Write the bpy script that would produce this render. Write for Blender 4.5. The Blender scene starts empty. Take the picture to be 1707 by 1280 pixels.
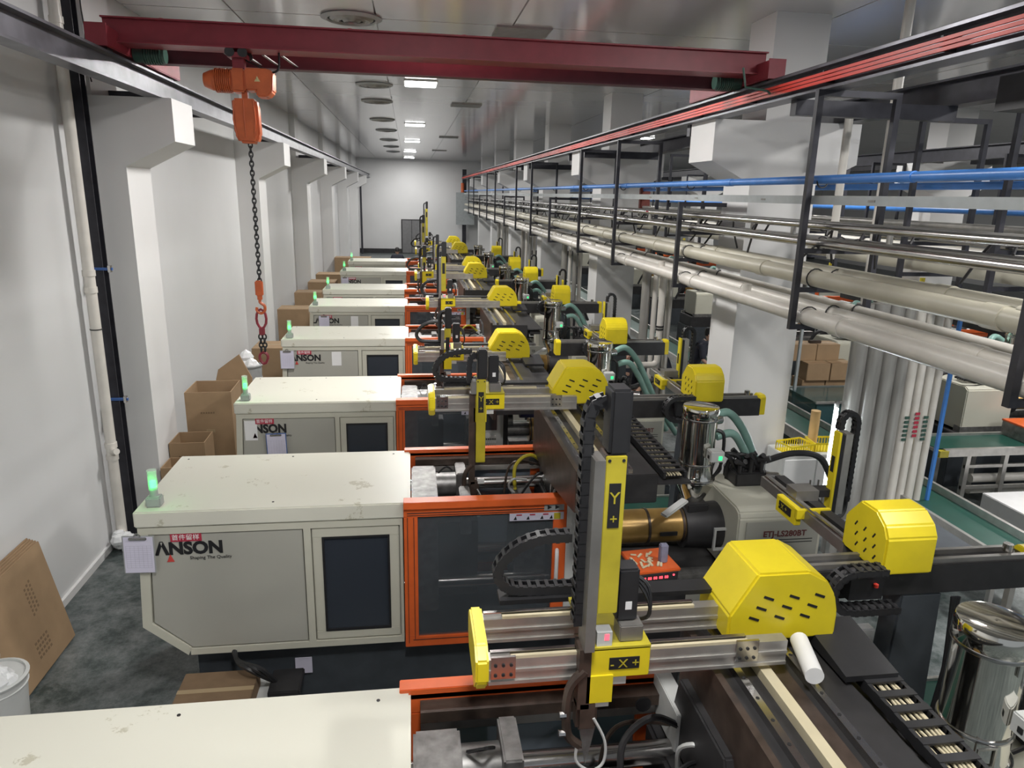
import bpy, bmesh, math, random
from mathutils import Vector, Matrix
random.seed(7)
S = bpy.context.scene
C = S.collection
PI = math.pi

# ---------------------------------------------------------------- camera, world, lights, exposure
F = 1184.0
cd = bpy.data.cameras.new('camera')
cam = bpy.data.objects.new('camera', cd); C.objects.link(cam)
cd.sensor_fit = 'HORIZONTAL'; cd.sensor_width = 36.0
cd.lens = F / 1707.0 * 36.0
cd.clip_end = 300; cd.clip_start = 0.05
YV = Vector((-170.5, -319.0, F)).normalized()
XV = Vector((8435.0, -112.0, F)); XV = (XV - YV * XV.dot(YV)).normalized()
ZV = -YV.cross(XV)
if ZV.y > 0: ZV = -ZV
# rows: world components of the camera's right / up / back axes
right = Vector((XV.x, YV.x, ZV.x)); up = -Vector((XV.y, YV.y, ZV.y)); back = -Vector((XV.z, YV.z, ZV.z))
m3 = Matrix((right, up, back)).transposed()
cam.matrix_world = Matrix.Translation((0, 0, 4.6)) @ m3.to_4x4()
S.camera = cam

w = bpy.data.worlds.new('hall_air'); S.world = w; w.use_nodes = True
bgn = w.node_tree.nodes['Background']
bgn.inputs[0].default_value = (0.86, 0.93, 1.0, 1); bgn.inputs[1].default_value = 0.35
S.view_settings.view_transform = 'Standard'; S.view_settings.look = 'None'
S.view_settings.gamma = 1; S.view_settings.use_curve_mapping = False
S.view_settings.exposure = 0.08

def area(loc, sx, sy, e, col=(1, 0.98, 0.95)):
    l = bpy.data.lights.new('panel_lamp_light', 'AREA'); l.shape = 'RECTANGLE'; l.size = sx; l.size_y = sy
    l.energy = e; l.color = col
    o = bpy.data.objects.new('panel_lamp_light', l); o.location = loc; C.objects.link(o); return o
LAMPS = [(0.28, 1.2), (0.28, 9.6), (0.28, 17.6), (0.22, 27.9), (0.15, 36.7), (0.05, 45.6), (0.0, 53.6)]
LAMPS_ADDED = [(5.0, 2.6), (5.0, -2.5)]  # unseen lamps, added to brighten the first Y column and the pipes
LAMPS_R = [(9.6, 1.2), (9.6, 8.5), (9.6, 19.0), (9.6, 30.0), (9.6, 42.0), (18.0, 3.0), (18.0, 16.0), (18.0, 30.0), (18.0, 45.0)]
for x, y in LAMPS: area((x, y, 6.975), 0.7, 0.84, 200 if y < 5 else 300 if y < 15 else 300 if y < 50 else 210)
for x, y in LAMPS_ADDED: area((x, y, 6.975), 0.7, 0.84, 300)
for x, y in LAMPS_R: area((x, y, 6.975), 0.7, 0.84, 300)

# ---------------------------------------------------------------- materials
MATS = {}
def mat(name, col, rough=0.5, metal=0.0, var=0.08, scale=6.0, emit=None, alpha=None, bump=0.0, coat=0.0, trans=0.0, stretch=None):
    if name in MATS: return MATS[name]
    m = bpy.data.materials.new(name); m.use_nodes = True
    nt = m.node_tree; b = nt.nodes['Principled BSDF']
    b.inputs['Roughness'].default_value = rough; b.inputs['Metallic'].default_value = metal
    if coat: b.inputs['Coat Weight'].default_value = coat; b.inputs['Coat Roughness'].default_value = 0.15
    if trans: b.inputs['Transmission Weight'].default_value = trans
    if alpha is not None: b.inputs['Alpha'].default_value = alpha
    c = (*col, 1)
    if emit:
        b.inputs['Emission Color'].default_value = (*emit[0], 1); b.inputs['Emission Strength'].default_value = emit[1]
        b.inputs['Base Color'].default_value = c
    elif var > 0:
        tc = nt.nodes.new('ShaderNodeTexCoord'); n = nt.nodes.new('ShaderNodeTexNoise'); n.inputs['Scale'].default_value = scale
        n.inputs['Detail'].default_value = 4
        if stretch:
            mp = nt.nodes.new('ShaderNodeMapping'); mp.inputs['Scale'].default_value = stretch
            nt.links.new(tc.outputs['Object'], mp.inputs[0]); nt.links.new(mp.outputs[0], n.inputs['Vector'])
        else: nt.links.new(tc.outputs['Object'], n.inputs['Vector'])
        r = nt.nodes.new('ShaderNodeValToRGB'); e = r.color_ramp.elements
        e[0].position = 0.3; e[1].position = 0.7
        e[0].color = (*[max(0, v * (1 - var)) for v in col], 1); e[1].color = (*[min(1, v * (1 + var)) for v in col], 1)
        nt.links.new(n.outputs['Fac'], r.inputs[0]); nt.links.new(r.outputs[0], b.inputs['Base Color'])
        if bump:
            bp = nt.nodes.new('ShaderNodeBump'); bp.inputs['Strength'].default_value = bump; bp.inputs['Distance'].default_value = 0.02
            nt.links.new(n.outputs['Fac'], bp.inputs['Height']); nt.links.new(bp.outputs[0], b.inputs['Normal'])
    else: b.inputs['Base Color'].default_value = c
    MATS[name] = m
    return m

WALL = mat('wall_paint', (0.72, 0.722, 0.725), 0.55, var=0.03, scale=0.6)
CEIL = mat('ceiling_panel', (0.60, 0.585, 0.59), 0.13, 0.0, var=0.05, scale=0.5, coat=0.6)
COLM = mat('column_paint', (0.72, 0.715, 0.71), 0.6, var=0.03, scale=0.8)
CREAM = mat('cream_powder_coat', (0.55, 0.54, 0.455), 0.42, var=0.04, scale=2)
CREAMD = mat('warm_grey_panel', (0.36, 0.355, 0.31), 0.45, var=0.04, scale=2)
ORANGE = mat('orange_enamel', (0.72, 0.13, 0.03), 0.35, var=0.08)
YEL = mat('yellow_enamel', (0.76, 0.61, 0.02), 0.32, var=0.05)
YELD = mat('worn_yellow_enamel', (0.45, 0.38, 0.03), 0.4, var=0.15)
BLK = mat('black_plastic', (0.018, 0.018, 0.02), 0.45, var=0.2)
DARK = mat('dark_casting', (0.035, 0.034, 0.036), 0.45, 0.2, var=0.25)
NAVY = mat('dark_steel_post', (0.045, 0.045, 0.055), 0.4, 0.4, var=0.2)
BED = mat('machine_bed_paint', (0.05, 0.058, 0.068), 0.5, var=0.15)
ALU = mat('aluminium_profile', (0.50, 0.485, 0.46), 0.35, 0.75, var=0.12, scale=9)
ALUD = mat('dull_aluminium', (0.30, 0.29, 0.275), 0.4, 0.7, var=0.15)
CHR = mat('polished_steel', (0.74, 0.72, 0.66), 0.09, 1.0, var=0.06, scale=3)
STEEL = mat('steel', (0.50, 0.49, 0.48), 0.22, 1.0, var=0.12)
STEELR = mat('rough_steel', (0.28, 0.275, 0.27), 0.45, 0.8, var=0.3, scale=12)
PVC = mat('white_pvc', (0.66, 0.63, 0.58), 0.35, var=0.05)
PVCT = mat('tan_pvc', (0.48, 0.455, 0.37), 0.4, var=0.08, scale=3)
PVCB = mat('blue_pipe_paint', (0.06, 0.22, 0.62), 0.35, var=0.08)
TRAY = mat('galvanised_tray', (0.42, 0.45, 0.46), 0.4, 0.3, var=0.08)
RED = mat('crane_red', (0.26, 0.03, 0.045), 0.4, var=0.12)
REDL = mat('conductor_red', (0.75, 0.05, 0.03), 0.4, var=0.1)
HOIST = mat('hoist_orange', (0.60, 0.13, 0.04), 0.4, var=0.15)
GREEN = mat('conveyor_green', (0.010, 0.062, 0.045), 0.35, var=0.12, scale=3)
MGRN = mat('motor_green', (0.04, 0.09, 0.07), 0.4, var=0.15)
HOSEG = mat('pale_green_hose', (0.20, 0.35, 0.305), 0.4, var=0.15)
TAN = mat('barrel_cover_tan', (0.42, 0.26, 0.08), 0.3, 0.4, var=0.2)
CARD = mat('cardboard', (0.33, 0.22, 0.125), 0.8, var=0.08, scale=4)
CARDD = mat('cardboard_print_and_shade', (0.20, 0.13, 0.075), 0.85, var=0.1)  # darker brown for printed marks, and for shade put into one carton
WHITE = mat('white_sheet', (0.78, 0.78, 0.78), 0.5, var=0.03)
PAPER = mat('paper', (0.62, 0.60, 0.72), 0.7, var=0.05)
PRINT = mat('printed_ink', (0.01, 0.01, 0.012), 0.6, var=0)
REDP = mat('red_sticker', (0.42, 0.03, 0.06), 0.5, var=0)
REDT = mat('red_triangle_print', (0.55, 0.06, 0.05), 0.5, var=0)
GREY = mat('grey_plastic', (0.33, 0.34, 0.34), 0.45, var=0.06)
LGREY = mat('light_grey_box', (0.55, 0.56, 0.55), 0.45, var=0.05)
SCREEN = mat('dark_screen', (0.05, 0.055, 0.06), 0.15, var=0)
GLASSD = mat('smoked_window', (0.035, 0.042, 0.055), 0.12, 0.0, var=0, coat=0.3)
PANE = mat('clear_guard_pane', (0.10, 0.115, 0.13), 0.16, 0.0, var=0, alpha=0.45, coat=0.6)
LAMPG = mat('green_light', (0.1, 0.9, 0.2), 0.3, emit=((0.03, 1.0, 0.12), 5.0))
LAMPGS = mat('green_switch_light', (0.1, 0.9, 0.3), 0.3, emit=((0.02, 0.8, 0.2), 1.6))
LEDR = mat('red_digits', (0.9, 0.1, 0.1), 0.3, emit=((1.0, 0.05, 0.08), 3.0))
TUBE = mat('clear_lamp_tube', (0.75, 0.85, 0.78), 0.08, alpha=0.35, var=0)
LAMPW = mat('ceiling_lamp_diffuser', (1, 1, 1), 0.3, emit=((1.0, 1.0, 1.0), 14.0))
FLUO = mat('fluorescent_tube', (1, 1, 1), 0.3, emit=((0.85, 0.95, 1.0), 22.0))
BAG = mat('plastic_bag', (0.72, 0.73, 0.74), 0.25, var=0.05, bump=0.6, scale=14)
DOORM = mat('grey_door_paint', (0.20, 0.20, 0.205), 0.5, var=0.08)
SKIN = mat('skin', (0.42, 0.25, 0.18), 0.6, var=0.05)
SHIRT = mat('dark_shirt', (0.02, 0.022, 0.035), 0.8, var=0.2)
HAIR = mat('black_hair', (0.01, 0.009, 0.009), 0.6, var=0)
TROU = mat('dark_trousers', (0.03, 0.03, 0.035), 0.8, var=0.2)
BLUE = mat('blue_plastic', (0.05, 0.13, 0.38), 0.4, var=0.1)
TEALG = mat('teal_glass', (0.05, 0.12, 0.13), 0.08, var=0, alpha=0.6, coat=0.5)
BROWN = mat('brown_oiled_metal', (0.07, 0.05, 0.04), 0.4, 0.3, var=0.4, scale=9)
RACKC = mat('cream_rack', (0.62, 0.55, 0.38), 0.4, 0.1, var=0.06)

# dusty cover: cream with stains of its own
def stained():
    m = mat('cream_cover_stained', (0.66, 0.65, 0.56), 0.36, var=0)
    nt = m.node_tree; b = nt.nodes['Principled BSDF']
    tc = nt.nodes.new('ShaderNodeTexCoord'); n = nt.nodes.new('ShaderNodeTexNoise'); n.inputs['Scale'].default_value = 1.7; n.inputs['Detail'].default_value = 9; n.inputs['Roughness'].default_value = 0.75
    r = nt.nodes.new('ShaderNodeValToRGB'); e = r.color_ramp.elements
    e[0].position = 0.395; e[0].color = (0.48, 0.46, 0.36, 1); e[1].position = 0.415; e[1].color = (0.66, 0.65, 0.565, 1)
    nt.links.new(tc.outputs['Object'], n.inputs['Vector']); nt.links.new(n.outputs['Fac'], r.inputs[0]); nt.links.new(r.outputs[0], b.inputs['Base Color'])
    return m
COVER = stained()
def floormat():
    m = mat('epoxy_floor', (0.05, 0.07, 0.065), 0.35, var=0)
    nt = m.node_tree; b = nt.nodes['Principled BSDF']
    tc = nt.nodes.new('ShaderNodeTexCoord'); n = nt.nodes.new('ShaderNodeTexNoise'); n.inputs['Scale'].default_value = 3; n.inputs['Detail'].default_value = 10; n.inputs['Roughness'].default_value = 0.8
    r = nt.nodes.new('ShaderNodeValToRGB'); e = r.color_ramp.elements
    e[0].position = 0.40; e[0].color = (0.030, 0.045, 0.043, 1); e[1].position = 0.66; e[1].color = (0.20, 0.215, 0.215, 1)
    nt.links.new(tc.outputs['Object'], n.inputs['Vector']); nt.links.new(n.outputs['Fac'], r.inputs[0]); nt.links.new(r.outputs[0], b.inputs['Base Color'])
    return m
FLOOR = floormat()

# ---------------------------------------------------------------- mesh helpers
class MB:
    def __init__(s): s.v = []; s.f = []
    def add(s, vs, fs):
        n = len(s.v); s.v += [tuple(v) for v in vs]; s.f += [tuple(i + n for i in f) for f in fs]; return s
    def box(s, x0, x1, y0, y1, z0, z1):
        return s.add([(x0, y0, z0), (x1, y0, z0), (x1, y1, z0), (x0, y1, z0), (x0, y0, z1), (x1, y0, z1), (x1, y1, z1), (x0, y1, z1)],
                     [(0, 3, 2, 1), (4, 5, 6, 7), (0, 1, 5, 4), (1, 2, 6, 5), (2, 3, 7, 6), (3, 0, 4, 7)])
    def beam(s, p, q, w, h=None):
        h = h or w; p = Vector(p); q = Vector(q); d = (q - p).normalized()
        a = Vector((0, 0, 1)) if abs(d.z) < 0.9 else Vector((0, 1, 0))
        u = d.cross(a).normalized() * w / 2; t = u.cross(d).normalized() * h / 2
        vs = [p - u - t, p + u - t, p + u + t, p - u + t, q - u - t, q + u - t, q + u + t, q - u + t]
        return s.add(vs, [(0, 1, 2, 3), (7, 6, 5, 4), (0, 4, 5, 1), (1, 5, 6, 2), (2, 6, 7, 3), (3, 7, 4, 0)])
    def cyl(s, p, q, r, n=16, r2=None, cap=True):
        r2 = r if r2 is None else r2
        p = Vector(p); q = Vector(q); d = (q - p).normalized(); a = Vector((0, 0, 1)) if abs(d.z) < 0.9 else Vector((1, 0, 0))
        u = d.cross(a).normalized(); t = d.cross(u).normalized()
        vs = [p + (u * math.cos(2 * PI * i / n) + t * math.sin(2 * PI * i / n)) * r for i in range(n)] + \
             [q + (u * math.cos(2 * PI * i / n) + t * math.sin(2 * PI * i / n)) * r2 for i in range(n)]
        fs = [(i, (i + 1) % n, n + (i + 1) % n, n + i) for i in range(n)]
        if cap: fs += [tuple(range(n))[::-1], tuple(range(n, 2 * n))]
        return s.add(vs, fs)
    def tube(s, pts, r, n=8, closed=False):
        pts = [Vector(p) for p in pts]; k = len(pts); rings = []
        u = None
        for i, p in enumerate(pts):
            a = pts[(i - 1) % k] if (closed or i > 0) else p; b = pts[(i + 1) % k] if (closed or i < k - 1) else p
            d = (b - a).normalized()
            if u is None:
                h = Vector((0, 0, 1)) if abs(d.z) < 0.9 else Vector((1, 0, 0)); u = d.cross(h).normalized()
            else:
                u = (u - d * u.dot(d)).normalized()
            t = d.cross(u)
            rings.append([p + (u * math.cos(2 * PI * j / n) + t * math.sin(2 * PI * j / n)) * r for j in range(n)])
        vs = [v for rg in rings for v in rg]; fs = []
        for i in range(k if closed else k - 1):
            for j in range(n):
                a = i * n + j; b = i * n + (j + 1) % n; c = ((i + 1) % k) * n + (j + 1) % n; d = ((i + 1) % k) * n + j
                fs.append((a, b, c, d))
        if not closed: fs += [tuple(range(n))[::-1], tuple(range((k - 1) * n, k * n))]
        return s.add(vs, fs)
    def lathe(s, c, prof, n=24):      # prof: list of (r, z) about a vertical axis at c
        cx, cy, cz = c; vs = []
        for r, z in prof:
            vs += [(cx + r * math.cos(2 * PI * i / n), cy + r * math.sin(2 * PI * i / n), cz + z) for i in range(n)]
        fs = [(k * n + i, k * n + (i + 1) % n, (k + 1) * n + (i + 1) % n, (k + 1) * n + i) for k in range(len(prof) - 1) for i in range(n)]
        if prof[0][0] > 1e-4: fs.append(tuple(range(n))[::-1])
        if prof[-1][0] > 1e-4: fs.append(tuple(range((len(prof) - 1) * n, len(prof) * n)))
        return s.add(vs, fs)
    def prism(s, poly, axis, a, b):   # poly in the two other axes (x,z)/(y,z)/(x,y)
        def P(u, v, t): return {'y': (u, t, v), 'x': (t, u, v), 'z': (u, v, t)}[axis]
        n = len(poly); vs = [P(u, v, a) for u, v in poly] + [P(u, v, b) for u, v in poly]
        return s.add(vs, [tuple(range(n)), tuple(range(n, 2 * n))[::-1]] + [(i, n + i, n + (i + 1) % n, (i + 1) % n) for i in range(n)])
    def frame(s, x0, x1, z0, z1, t, y0, y1, tb=None):   # rectangular frame in xz, four bars
        tb = tb or t
        s.box(x0, x1, y0, y1, z1 - t, z1); s.box(x0, x1, y0, y1, z0, z0 + tb)
        s.box(x0, x0 + t, y0, y1, z0 + tb, z1 - t); s.box(x1 - t, x1, y0, y1, z0 + tb, z1 - t); return s
    def build(s, name, m, parent=None, smooth=False, bevel=0.0, label=None, kind=None):
        me = bpy.data.meshes.new(name); me.from_pydata(s.v, [], s.f); me.materials.append(m)
        bm = bmesh.new(); bm.from_mesh(me); bmesh.ops.recalc_face_normals(bm, faces=bm.faces)
        if bevel: bmesh.ops.bevel(bm, geom=list(bm.edges), offset=bevel, segments=2, affect='EDGES', clamp_overlap=True)
        bm.to_mesh(me); bm.free()
        if smooth:
            me.polygons.foreach_set('use_smooth', [True] * len(me.polygons))
            try: me.set_sharp_from_angle(angle=math.radians(40))
            except Exception: pass
        o = bpy.data.objects.new(name, me); C.objects.link(o)
        if parent: o.parent = parent
        if label: o['label'] = label
        if kind: o['kind'] = kind
        return o

def tag(o, label, cat, group=None):
    o['label'] = label; o['category'] = cat
    if group: o['group'] = group
    return o
def thing(name, loc, label, cat, group=None, rz=0):
    o = bpy.data.objects.new(name, None); C.objects.link(o); o.location = loc; o.rotation_euler = (0, 0, rz); o.empty_display_size = 0.1
    return tag(o, label, cat, group)
def struct(name, mb, m, parent=None, **k):
    o = mb.build(name, m, parent, **k)
    o['kind'] = 'structure'; return o
def copy_tree(o, parent=None):
    c = o.copy(); C.objects.link(c)
    c.parent = parent
    for ch in list(o.children): copy_tree(ch, c)
    return c
def text(body, size, loc, rot, m, parent, name='lettering', sx=1.0, bold=0.0, align='LEFT', ext=0.001):
    cu = bpy.data.curves.new('t', 'FONT'); cu.body = body; cu.size = size; cu.extrude = ext; cu.offset = bold; cu.align_x = align; cu.resolution_u = 3
    o = bpy.data.objects.new('t', cu); C.objects.link(o)
    bpy.context.view_layer.update()
    me = bpy.data.meshes.new_from_object(o.evaluated_get(bpy.context.evaluated_depsgraph_get()))
    bpy.data.objects.remove(o); bpy.data.curves.remove(cu)
    me.transform(Matrix.Diagonal((sx, 1, 1, 1))); me.materials.clear(); me.materials.append(m); me.name = name
    q = bpy.data.objects.new(name, me); C.objects.link(q); q.location = loc; q.rotation_euler = rot
    if parent: q.parent = parent
    return q
FRONT = (PI / 2, 0, 0)
def arc(c, r, a0, a1, n, plane='xz'):
    out = []
    for i in range(n + 1):
        a = a0 + (a1 - a0) * i / n; u, v = r * math.cos(a), r * math.sin(a)
        out.append((c[0] + u, c[1], c[2] + v) if plane == 'xz' else (c[0], c[1] + u, c[2] + v) if plane == 'yz' else (c[0] + u, c[1] + v, c[2]))
    return out
def spline(pts, n=6):
    pts = [Vector(p) for p in pts]; P = [pts[0]] + pts + [pts[-1]]; out = []
    for i in range(1, len(P) - 2):
        for k in range(n):
            t = k / n; a, b, c, d = P[i - 1], P[i], P[i + 1], P[i + 2]
            out.append(0.5 * ((2 * b) + (c - a) * t + (2 * a - 5 * b + 4 * c - d) * t * t + (3 * b - a - 3 * c + d) * t ** 3))
    out.append(pts[-1]); return out
LINKME = {}
def energy_chain(path, width, side, parent, th=0.045, pitch=0.05):
    """cable chain: a run of open links along the path; side = axis vector across the chain"""
    side = Vector(side); body = MB(); pts = [Vector(p) for p in path]
    L = [0]
    for a, b in zip(pts, pts[1:]): L.append(L[-1] + (b - a).length)
    n = max(2, int(L[-1] / pitch)); pos = []
    for i in range(n + 1):
        s_ = L[-1] * i / n; k = 0
        while k < len(L) - 2 and L[k + 1] < s_: k += 1
        t = (s_ - L[k]) / max(1e-6, L[k + 1] - L[k]); pos.append(pts[k].lerp(pts[k + 1], t))
    if width > .15:
        cb = MB(); rr = random.Random(8)
        for k in range(7): cb.tube([p + side * (-.065 + .02 * k + rr.uniform(-.012, .012)) for p in pos[::2]], .007, 5)
        ch = cb.build('energy_chain', RACKC, parent)
    else: ch = MB().tube(pos, width * 0.22, 6).build('energy_chain', DARK, parent)
    key = (round(pitch, 3), round(width, 3), round(th, 3))
    if key not in LINKME:
        # local link: x along, y across, z thickness
        b = MB(); h = pitch * 0.56; hw = width / 2
        b.box(-h, h, -hw, -hw + width * .11, -th / 2, th / 2); b.box(-h, h, hw - width * .11, hw, -th / 2, th / 2)
        b.box(-h * .38, h * .38, -hw, hw, th / 2 - 0.006, th / 2 + .004); b.box(-h * .38, h * .38, -hw, hw, -th / 2 - .004, -th / 2 + 0.006)
        me = bpy.data.meshes.new('chain_link'); me.from_pydata(b.v, [], b.f); me.materials.append(BLK); LINKME[key] = me
    for a, b in zip(pos, pos[1:]):
        d = (b - a).normalized(); y = (side - d * side.dot(d)).normalized(); z = d.cross(y)
        o = bpy.data.objects.new('chain_link', LINKME[key]); C.objects.link(o); o.parent = ch
        M = Matrix((d, y, z)).transposed().to_4x4(); M.translation = (a + b) / 2; o.matrix_basis = M
    return ch
# ---------------------------------------------------------------- room shell
X0, X1, Y0, Y1, ZC = -3.94, 34.0, -8.0, 57.0, 7.05
struct('floor', MB().box(X0 - .2, X1 + .2, Y0, Y1 + .2, -0.1, 0), FLOOR)
ceil = struct('ceiling', MB().box(X0 - .2, X1 + .2, Y0, Y1 + .2, ZC + .02, ZC + .2), CEIL)
# ceiling boards: long sheets with recessed joints
pm = None; ys = [-8 + 3.25 * i for i in range(21)]; xs = [X0, -0.45 - 2.0, -0.45, 1.55] + [1.55 + 4.2 * i for i in range(1, 8)] + [X1]
shared = {}
for xa, xb in zip(xs, xs[1:]):
    for ya, yb in zip(ys, ys[1:]):
        if yb < 5: continue
        k = (round(xb - xa, 3), round(yb - ya, 3))
        if k not in shared:
            b = MB().box(0.012, xb - xa - 0.012, 0.014, yb - ya - 0.014, -.02, 0.025); shared[k] = b.build('ceiling_panel', CEIL, ceil); o = shared[k]
        else:
            o = shared[k].copy(); C.objects.link(o)
        o.location = (xa, ya, ZC)
wl = struct('wall_left', MB().box(X0 - .2, X0, Y0, Y1, 0, ZC), WALL)
struct('wall_back', MB().box(X0 - .2, X1, Y1, Y1 + .2, 0, ZC), WALL)
struct('wall_right', MB().box(X1, X1 + .2, Y0, Y1, 0, ZC), WALL)
struct('baseboard_left', MB().box(X0, X0 + .035, Y0, Y1, 0, 0.09), COLM)
struct('baseboard_back', MB().box(X0, X1, Y1 - .03, Y1, 0, 0.35), DARK)
d = struct('door_1', MB().box(-0.68, 0.92, Y1 - .10, Y1 - .04, 0, 2.6), DARK)
MB().box(-0.60, 0.10, Y1 - .13, Y1 - .10, 0.05, 2.52).build('door_leaf', DOORM, d)
MB().box(0.14, 0.84, Y1 - .13, Y1 - .10, 0.05, 2.52).build('door_leaf', DOORM, d)
MB().box(0.17, 0.22, Y1 - .17, Y1 - .13, 1.0, 1.3).build('door_handle', STEEL, d)

# ceiling lamps, diffusers, grilles
for i, (x, y) in enumerate(LAMPS + LAMPS_R + LAMPS_ADDED):
    rt = thing('ceiling_lamp', (x, y, ZC), '', 'ceiling lamp', 'square ceiling lamps')
    rt['label'] = ['white ceiling panel lamp above the first machine', 'white ceiling panel lamp above the crane girder', 'bright ceiling lamp just under the red crane girder, largest lit one', 'lit ceiling lamp level with the fourth round diffuser, second bright spot', 'third bright spot of the lamp row running to the back wall', 'fourth bright spot of the lamp row towards the back wall', 'last lit ceiling lamp, right above the white back wall'][i] if i < 7 else 'unseen ceiling lamp added to brighten the near pipe rack, %s one' % ('first', 'second')[i - 16] if i > 15 else 'ceiling lamp of the bays behind the pipe racks, %s of %s' % (['first', 'second', 'third', 'fourth', 'fifth', 'first', 'second', 'third', 'fourth'][i - 7], 'the near bay' if i < 12 else 'the far bay')
    MB().box(-.38, .38, -.45, .45, -.05, -.02).build('lamp_housing', LGREY, rt)
    MB().box(-.35, .35, -.42, .42, -.06, -.05).build('lamp_diffuser', LAMPW, rt)
difs = [(-.80, 11.5), (-.79, 18.15), (-.86, 21.3), (-.91, 26.5), (-.91, 30.9), (-.96, 36.4), (-.98, 41.6), (-.98, 46.6)]
nth = ['nearest the red girder, cut by it', 'first below the girder beside the lit lamp', 'second below the girder', 'third below the girder', 'fourth below the girder', 'fifth below the girder', 'sixth below the girder', 'last before the back wall']
nth[0] = 'above the red girder, largest'
for (x, y), t in zip(difs, nth):
    rt = thing('air_diffuser', (x, y, ZC - .02), 'round grey ceiling air diffuser, ' + t, 'air diffuser', 'round ceiling diffusers')
    MB().lathe((0, 0, 0), [(0.42, 0), (0.44, -.02), (0.36, -.05), (0.34, -.03), (0.34, 0)], 32).build('outer_ring', GREY, rt, True)
    for k, r in enumerate((.28, .20, .12)):
        MB().lathe((0, 0, 0), [(r + .03, -.015), (r + .035, -.03), (r - .02, -.06 - .01 * k), (r - .03, -.05)], 32).build('cone_ring', ALUD, rt, True)
for x, y, t in [(1.73, 11.8, 'slatted ceiling air grille above the red girder'), (1.61, 21.4, 'slatted ceiling grille to the right of the lit lamp'), (1.75, 33.5, 'small ceiling grille far down beside the lamp row'), (1.75, 44.0, 'ceiling grille closest to the back wall')]:
    rt = thing('ceiling_grille', (x, y, ZC - .02), t, 'air grille')
    b = MB(); b.box(-.42, .42, -.35, -.31, -.03, 0); b.box(-.42, .42, .31, .35, -.03, 0); b.box(-.42, -.38, -.31, .31, -.03, 0); b.box(.38, .42, -.31, .31, -.03, 0)
    b.build('grille_frame', ALUD, rt)
    for k in range(13):
        MB().box(-.38, .38, -.30 + k * .048, -.275 + k * .048, -.028, -.004).build('slat', GREY, rt)
for x, y, t in [(-2.35, 14.2, 'small round ceiling sensor left of the hoist'), (3.25, 12.4, 'small ceiling sensor between girder and runway beam')]:
    rt = thing('ceiling_sensor', (x, y, ZC - .02), t, 'sensor'); MB().lathe((0, 0, 0), [(.10, 0), (.10, -.02), (.05, -.06), (0, -.065)], 20).build('sensor_body', GREY, rt, True)

# ---------------------------------------------------------------- columns
def left_column(y, k):
    t = ['white wall column with crane bracket beside the drain pipe', 'second white bracket column, behind the hook chain', 'third bracket column along the left wall', 'fourth bracket column along the left wall', 'fifth bracket column along the left wall', 'last bracket column by the back wall'][k]
    rt = thing('bracket_column', (X0, y, 0), t, 'column', 'bracket columns on the left wall'); rt['kind'] = 'structure'
    MB().prism([(0, 0), (.49, 0), (.49, 4.83), (1.09, 5.14), (1.09, 5.64), (0, 5.64)], 'y', 0, .85).build('column_shaft', COLM, rt)
    MB().box(0, .18, 0.02, .83, 5.64, ZC).build('column_top', COLM, rt)
for k in range(6): left_column(9.7 + 8 * k, k)
def y_column(x, y, t, g):
    rt = thing('y_column', (x, y, 0), t, 'column', g); rt['kind'] = 'structure'
    h = .49
    MB().prism([(-h, 0), (h, 0), (h, 4.83), (1.07, 5.12), (1.07, 5.66), (-1.07, 5.66), (-1.07, 5.12), (-h, 4.83)], 'y', 0, .85).build('column_shaft', COLM, rt)
    MB().box(-.33, .45, .05, .8, 5.66, ZC).build('column_top', COLM, rt)
yt = ['big white Y-shaped column behind the pipe rack with black scuff marks', 'second Y-shaped column behind the racks', 'third Y-shaped column behind the racks', 'fourth Y-shaped column behind the racks', 'fifth Y-shaped column behind the racks', 'last Y-shaped column by the back wall']
for k in range(6): y_column(5.17, 9.7 + 8 * k, yt[k], 'Y-shaped columns behind the pipe racks')
for k in range(6): y_column(14.2, 9.7 + 8 * k, 'white Y-shaped column of the next bay, %s from the camera' % ['first', 'second', 'third', 'fourth', 'fifth', 'sixth'][k], 'Y-shaped columns of the next bay')
# scuff mark on the first column
tag(MB().tube(spline([(5.50, 9.69, 5.50), (5.55, 9.69, 5.38), (5.50, 9.69, 5.30), (5.53, 9.69, 5.15), (5.50, 9.69, 5.02)], 3), 0.012, 5).build('scuff_mark', PRINT), 'black scuff streak on the big Y-shaped column', 'stain')

# runway beams
def ibeam(x, zb, zt, w, y0, y1, m, label, group=None, name='runway_beam'):
    b = MB(); t = .025
    b.box(x - w / 2, x + w / 2, y0, y1, zt - t, zt); b.box(x - w / 2, x + w / 2, y0, y1, zb, zb + t); b.box(x - .012, x + .012, y0, y1, zb + t, zt - t)
    o = tag(b.build(name, m), label, 'beam', group); return o
STB = mat('grey_painted_beam', (0.13, 0.13, 0.15), 0.32, 0.5, var=0.35, scale=3)
ibeam(-3.05, 5.64, 5.90, .20, -2, Y1, STB, 'dark grey runway beam along the left wall carrying the crane')
tag(MB().box(-3.07, -3.03, -2, Y1, 5.90, 5.935).build('crane_rail', DARK), 'crane rail on top of the left runway beam', 'rail')
ibeam(4.10, 5.66, 5.90, .22, -2, Y1, STB, 'dark runway beam above the pipe racks with red conductor bars')
tag(MB().box(4.08, 4.12, -2, Y1, 5.90, 5.935).build('crane_rail', DARK), 'crane rail on top of the beam over the pipe racks', 'rail')
ibeam(6.00, 5.66, 5.95, .24, -2, Y1, NAVY, 'dark runway beam on the far arms of the Y-shaped columns')
ibeam(13.25, 5.66, 5.98, .24, -2, Y1, NAVY, 'dark runway beam of the next bay, nearer side')
ibeam(15.2, 5.66, 5.98, .24, -2, Y1, NAVY, 'dark runway beam of the next bay, farther side')
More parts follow.
